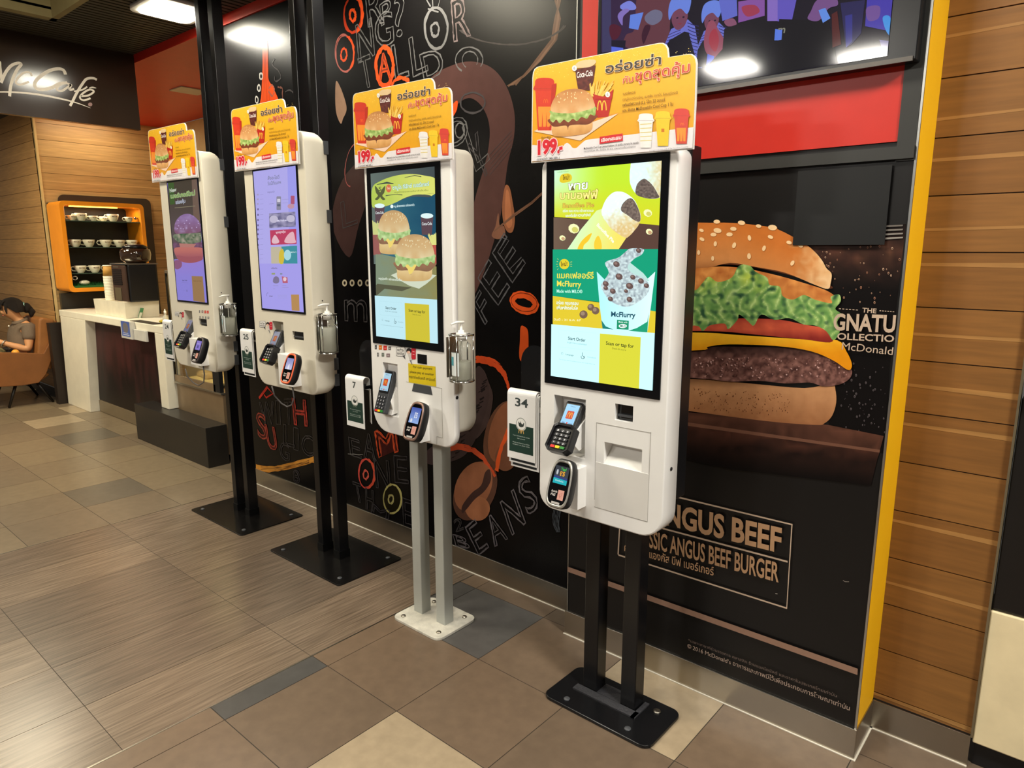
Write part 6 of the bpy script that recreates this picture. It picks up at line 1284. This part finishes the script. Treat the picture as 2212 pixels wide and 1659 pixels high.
# ------------------------------------------------------------------ armchair and the seated person
CX0, CX1 = -9.10, -8.41
ZE = lambda x, y: (x / 5.922, 620 + y / 5.922)
Q = lambda x, y, X=CX1: (lambda p: (min(p.y, 2.40), p.z))(onX(ZE(x, y), X))
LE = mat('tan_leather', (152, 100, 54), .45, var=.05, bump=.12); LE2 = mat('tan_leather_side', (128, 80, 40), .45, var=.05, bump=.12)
t = thing('armchair', ((CX0 + CX1) / 2, 2.0, 0), 'tan leather armchair on dark legs beside the white counter', 'armchair')
side = [Q(-330, 820), Q(-100, 838), Q(200, 842), Q(560, 850), Q(640, 700), Q(700, 520), Q(735, 435), Q(770, 425), Q(752, 560), Q(700, 800), Q(650, 960), Q(590, 1120), Q(500, 1225), Q(300, 1260), Q(0, 1280), Q(-250, 1270), Q(-330, 1180)]
for x0, x1 in ((CX1 - .05, CX1), (CX0, CX0 + .05)):
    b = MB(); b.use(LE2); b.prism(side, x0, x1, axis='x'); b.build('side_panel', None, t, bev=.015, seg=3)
back = [Q(560, 850), Q(470, 400), Q(760, 412), Q(700, 800), Q(620, 1000)]
b = MB(); b.use(LE); b.prism([(2.19, .42), (2.26, .90), (2.30, .91), (2.40, .88), (2.38, .6), (2.32, .35)], CX0 + .05, CX1 - .05, axis='x'); b.build('backrest', None, t, bev=.02, seg=3)
b = MB(); b.use(LE); b.prism([(1.78, .26), (1.76, .40), (1.82, .44), (2.2, .43), (2.3, .30), (2.2, .24)], CX0 + .05, CX1 - .05, axis='x'); b.build('seat_cushion', None, t, bev=.02, seg=3)
DL = mat('dark_metal_leg', (26, 20, 16), .4)
for x in (CX0 + .12, CX1 - .1):
    for ya, yb in ((2.0, 1.9), (2.16, 2.3)):
        b = MB(); b.use(DL); b.tube([(x, ya, .26), (x + (.03 if x > -8.8 else -.03), yb, .004)], [.016, .012], 10); b.build('leg', None, t)
# the person: one skinned body
t = thing('person', (-8.76, 2.08, .42), 'seated person in grey brown polo shirt, dark hair tied back, looking down', 'person')
X0 = -8.76
W = lambda x, y, X=X0: onX(ZE(x, y), X)
def skin_obj(name, chain, m, parent, sub=2):
    """chain: list of (point, radius, parent index)"""
    me = bpy.data.meshes.new(name); org = V((X0, 2.08, .42))
    me.from_pydata([V(p) - org for p, r, k in chain], [(k, i) for i, (p, r, k) in enumerate(chain) if k >= 0], [])
    o = bpy.data.objects.new(name, me); COL.objects.link(o); place(o, org, parent)
    md = o.modifiers.new('skin', 'SKIN'); md.use_smooth_shade = True
    for i, (p, r, k) in enumerate(chain):
        sv = me.skin_vertices[0].data[i]; sv.radius = r if isinstance(r, tuple) else (r, r)
        sv.use_root = (i == 0)
    s = o.modifiers.new('sub', 'SUBSURF'); s.levels = sub; s.render_levels = sub
    me.materials.append(m); return o
SK = mat('skin', (206, 150, 104), .5, var=.03); SHRT = mat('polo_cloth', (112, 96, 80), .8, var=.05, bump=.2); HAIR = mat('dark_hair', (24, 18, 16), .55, var=.2, scale=60, bump=.8); TRS = mat('dark_trousers', (44, 40, 40), .8)
pel = V((X0, 2.16, .48)); ch_ = V((X0, 2.16, .72)); nk = V((X0, 2.17, .86)); 
hc = V((X0, 2.085, .985))
sR = V((X0 + .15, 2.2, .80)); eR = V((X0 + .19, 2.16, .575)); wR = V((X0 + .12, 1.96, .66)); hR = V((X0 + .08, 1.90, .70))
sL = V((X0 - .15, 2.2, .80)); eL = V((X0 - .19, 2.16, .575)); wL = V((X0 - .10, 1.96, .66)); hL = V((X0 - .05, 1.90, .70))
ch = [(pel, (.15, .12), -1), (V((X0, 2.17, .60)), (.145, .12), 0), (ch_, (.15, .115), 1), (V((X0, 2.19, .81)), (.12, .085), 2), (nk, .05, 3), (V((X0, 2.13, .91)), .046, 4), (V((X0, 2.105, .95)), (.066, .074), 5), (V((X0, 2.09, 1.01)), (.074, .088), 6), (V((X0, 2.11, 1.065)), (.062, .07), 7),
      (sR, .052, 3), (eR, .044, 9), ((eR + wR) / 2, .036, 10), (wR, .026, 11), (hR, (.034, .018), 12), (sL, .052, 3), (eL, .044, 14), ((eL + wL) / 2, .036, 15), (wL, .026, 16), (hL, (.034, .018), 17),
      (V((X0 + .10, 2.05, .47)), .085, 0), (V((X0 + .11, 1.74, .47)), .062, 19), (V((X0 + .11, 1.72, .25)), .05, 20), (V((X0 + .11, 1.74, .07)), .038, 21), (V((X0 + .11, 1.64, .04)), (.035, .028), 22),
      (V((X0 - .10, 2.05, .47)), .085, 0), (V((X0 - .11, 1.74, .47)), .062, 24), (V((X0 - .11, 1.72, .25)), .05, 25), (V((X0 - .11, 1.74, .07)), .038, 26), (V((X0 - .11, 1.64, .04)), (.035, .028), 27)]
# nose, chin, ear grow from the head; five fingers from each palm
ch += [(V((X0, 2.0, .975)), (.012, .012), 6)]
def fingers(h, side, k):
    out = []; base = len(ch)
    for q, (dx, l) in enumerate(((-.024, .030), (-.009, .038), (.007, .040), (.022, .034))):
        a = h + V((dx, -.028, .006)); out.append((a, .0085, k)); out.append((a + V((0, -l * .6, -.004)), .008, base + len(out) - 1)); out.append((a + V((0, -l * .85, -.024)), .0065, base + len(out) - 1))
    a = h + V((-side * .03, -.006, .012)); out.append((a, .0095, k)); out.append((a + V((-side * .012, -.026, .010)), .008, base + len(out) - 1))
    ch.extend(out)
fingers(hR, 1, 13); fingers(hL, -1, 18)
skin_obj('body', ch, SK, t)
E_ = lambda d: V((X0 + d, 2.125, .99))
b = MB(); b.use(SK); b.ball((X0 + .071, 2.13, .985), (.010, .018, .026)); b.build('ear', None, t); b = MB(); b.use(SK); b.ball((X0 - .071, 2.13, .985), (.010, .018, .026)); b.build('ear', None, t)
for s_ in (-1, 1):
    b = MB(); b.use(mat('eye_dark', (30, 22, 20), .3)); b.ball((X0 + s_ * .034, 2.012, .992), (.013, .006, .004)); b.build('eye', None, t)
    b = MB(); b.use(HAIR); b.tube([(X0 + s_ * .018, 2.004, 1.012), (X0 + s_ * .036, 2.006, 1.018), (X0 + s_ * .052, 2.02, 1.012)], .003, 6); b.build('eyebrow', None, t)
b = MB(); b.use(mat('lips', (176, 92, 76), .5)); b.ball((X0, 2.022, .932), (.020, .008, .006)); b.build('mouth', None, t)
# hair: cap, fringe, tied bunch
b = MB(); b.use(HAIR)
rs = []
for j in range(0, 11):
    th = PI * (.02 + .58 * j / 10); ring = []
    for i in range(28):
        ph = 2 * PI * i / 28; front = max(0, -math.sin(ph)); k = 1 - .42 * front * (j / 10) ** 1.2
        r = 1.0 + .03 * math.sin(9 * ph)
        ring.append(V((X0 + .096 * r * math.sin(th) * math.cos(ph), 2.115 + .112 * r * math.sin(th) * math.sin(ph), .998 + .120 * math.cos(th * k))))
    rs.append(ring)
b.loft(rs, (1, 0)); b.build('hair', None, t)
b = MB(); b.use(HAIR)
for k in range(7): a = -.05 + k * .016; b.tube([(X0 + a, 2.03, 1.085), (X0 + a * 1.25, 1.995, 1.045), (X0 + a * 1.4, 2.0, 1.0)], [.014, .010, .003], 7)
b.tube([(X0 + .05, 2.05, 1.06), (X0 + .085, 2.03, 1.0), (X0 + .078, 2.04, .95)], [.018, .012, .004], 7); b.build('fringe', None, t)
b = MB(); b.use(HAIR); b.ball((X0 + .01, 2.235, 1.0), (.05, .045, .055)); b.tube([(X0 + .01, 2.25, .99), (X0 + .02, 2.28, .95), (X0 + .02, 2.265, .90)], [.04, .034, .010], 10); b.build('hair_bunch', None, t)
b = MB(); b.use(mat('clip_teal', (120, 160, 150), .2, .3)); b.tube([(X0 + .03 + .02 * math.cos(a), 2.205 + .006 * math.sin(a), 1.03 + .028 * math.sin(a)) for a in [2 * PI * k / 12 for k in range(12)]], .007, 6, True); b.build('hair_clip', None, t)
# polo shirt
sc = [(pel, (.172, .148), -1), (V((X0, 2.165, .60)), (.170, .150), 0), (ch_, (.172, .140), 1), (V((X0, 2.19, .80)), (.140, .105), 2), (V((X0, 2.185, .845)), (.066, .062), 3),
      (sR, .072, 3), (sR.lerp(eR, .62), .066, 5), (sL, .072, 3), (sL.lerp(eL, .62), .066, 7)]
o = skin_obj('polo_shirt', sc, SHRT, t)
b = MB(); b.use(SHRT); b.tube([(X0 + .062 * math.cos(a), 2.165 + .055 * math.sin(a),   .862 + .018 * math.sin(a)) for a in [2 * PI * k / 20 for k in range(20)]], .021, 8, True); b.build('collar', None, t)
b = MB(); b.use(mat('button_white', (226, 222, 210), .4)); b.ball((X0 + .02, 2.055, .82), .009); b.build('button', None, t)
tc = [(V((X0, 2.14, .47)), (.17, .12), -1), (V((X0 + .10, 2.03, .475)), .097, 0), (V((X0 + .11, 1.74, .475)), .074, 1), (V((X0 + .11, 1.72, .25)), .062, 2), (V((X0 + .11, 1.74, .09)), .05, 3), (V((X0 - .10, 2.03, .475)), .097, 0), (V((X0 - .11, 1.74, .475)), .074, 5), (V((X0 - .11, 1.72, .25)), .062, 6), (V((X0 - .11, 1.74, .09)), .05, 7)]
skin_obj('trousers', tc, TRS, t)
for s_ in (-1, 1):
    b = MB(); b.use(mat('shoe_black', (28, 26, 26), .5)); b.ball((X0 + s_ * .11, 1.665, .045), (.046, .115, .042)); b.build('shoe', None, t)
b = MB(); b.use(mat('watch_silver', (206, 200, 186), .25, .8)); d = (hR - wR).normalized(); c0 = wR.lerp(hR, -.1); u_ = d.cross(V((0, 0, 1))).normalized(); v_ = d.cross(u_)
b.tube([c0 + (u_ * math.cos(a) + v_ * math.sin(a)) * .032 for a in [2 * PI * k / 16 for k in range(16)]], .007, 8, True); b.build('wristwatch', None, t)
b = MB(); b.use(mat('phone_black', (18, 18, 22), .2)); b.box(-.036, .036, -.004, .004, -.07, .07, M=Matrix.Translation((X0 + .02, 1.855, .70)) @ Matrix.Rotation(-.6, 4, 'X')); tag(b.build('mobile_phone', None, None, bev=.003), 'black phone held by the seated person', 'phone')
b = MB(); b.use(mat('camo_bag', (112, 104, 70), .8, var=.4, scale=14, bump=.4)); b.ball((X0 + .06, 1.86, .555), (.15, .13, .075)); tag(b.build('green_bag', None, None), 'olive green bag on the lap of the seated person', 'bag')
b = MB(); b.use(mat('orange_peel', (240, 164, 60), .5, bump=.2)); b.ball((X0 + .235, 2.03, .560), .036); tag(b.build('orange_fruit', None, None), 'round orange object on the lap beside the elbow', 'fruit')
b = MB(); b.use(mat('gap_shade_dark', (34, 24, 18), .5)); b.box(-8.388, -8.30, 2.30, 2.415, 0, .86); tag(b.build('gap_shade_box', None, None), 'narrow dark box standing in for shade between armchair and white counter leg', 'board')  # dark box stands in for the shade in the counter end gap
b = MB(); b.use(mat('dark_baseboard', (34, 26, 20), .5)); b.box(-11.5, -8.4, 2.395, 2.408, 0, .1); b.box(-8.388, -8.384, 2.43, 3.69, 0, .1); struct('baseboard_left', b)
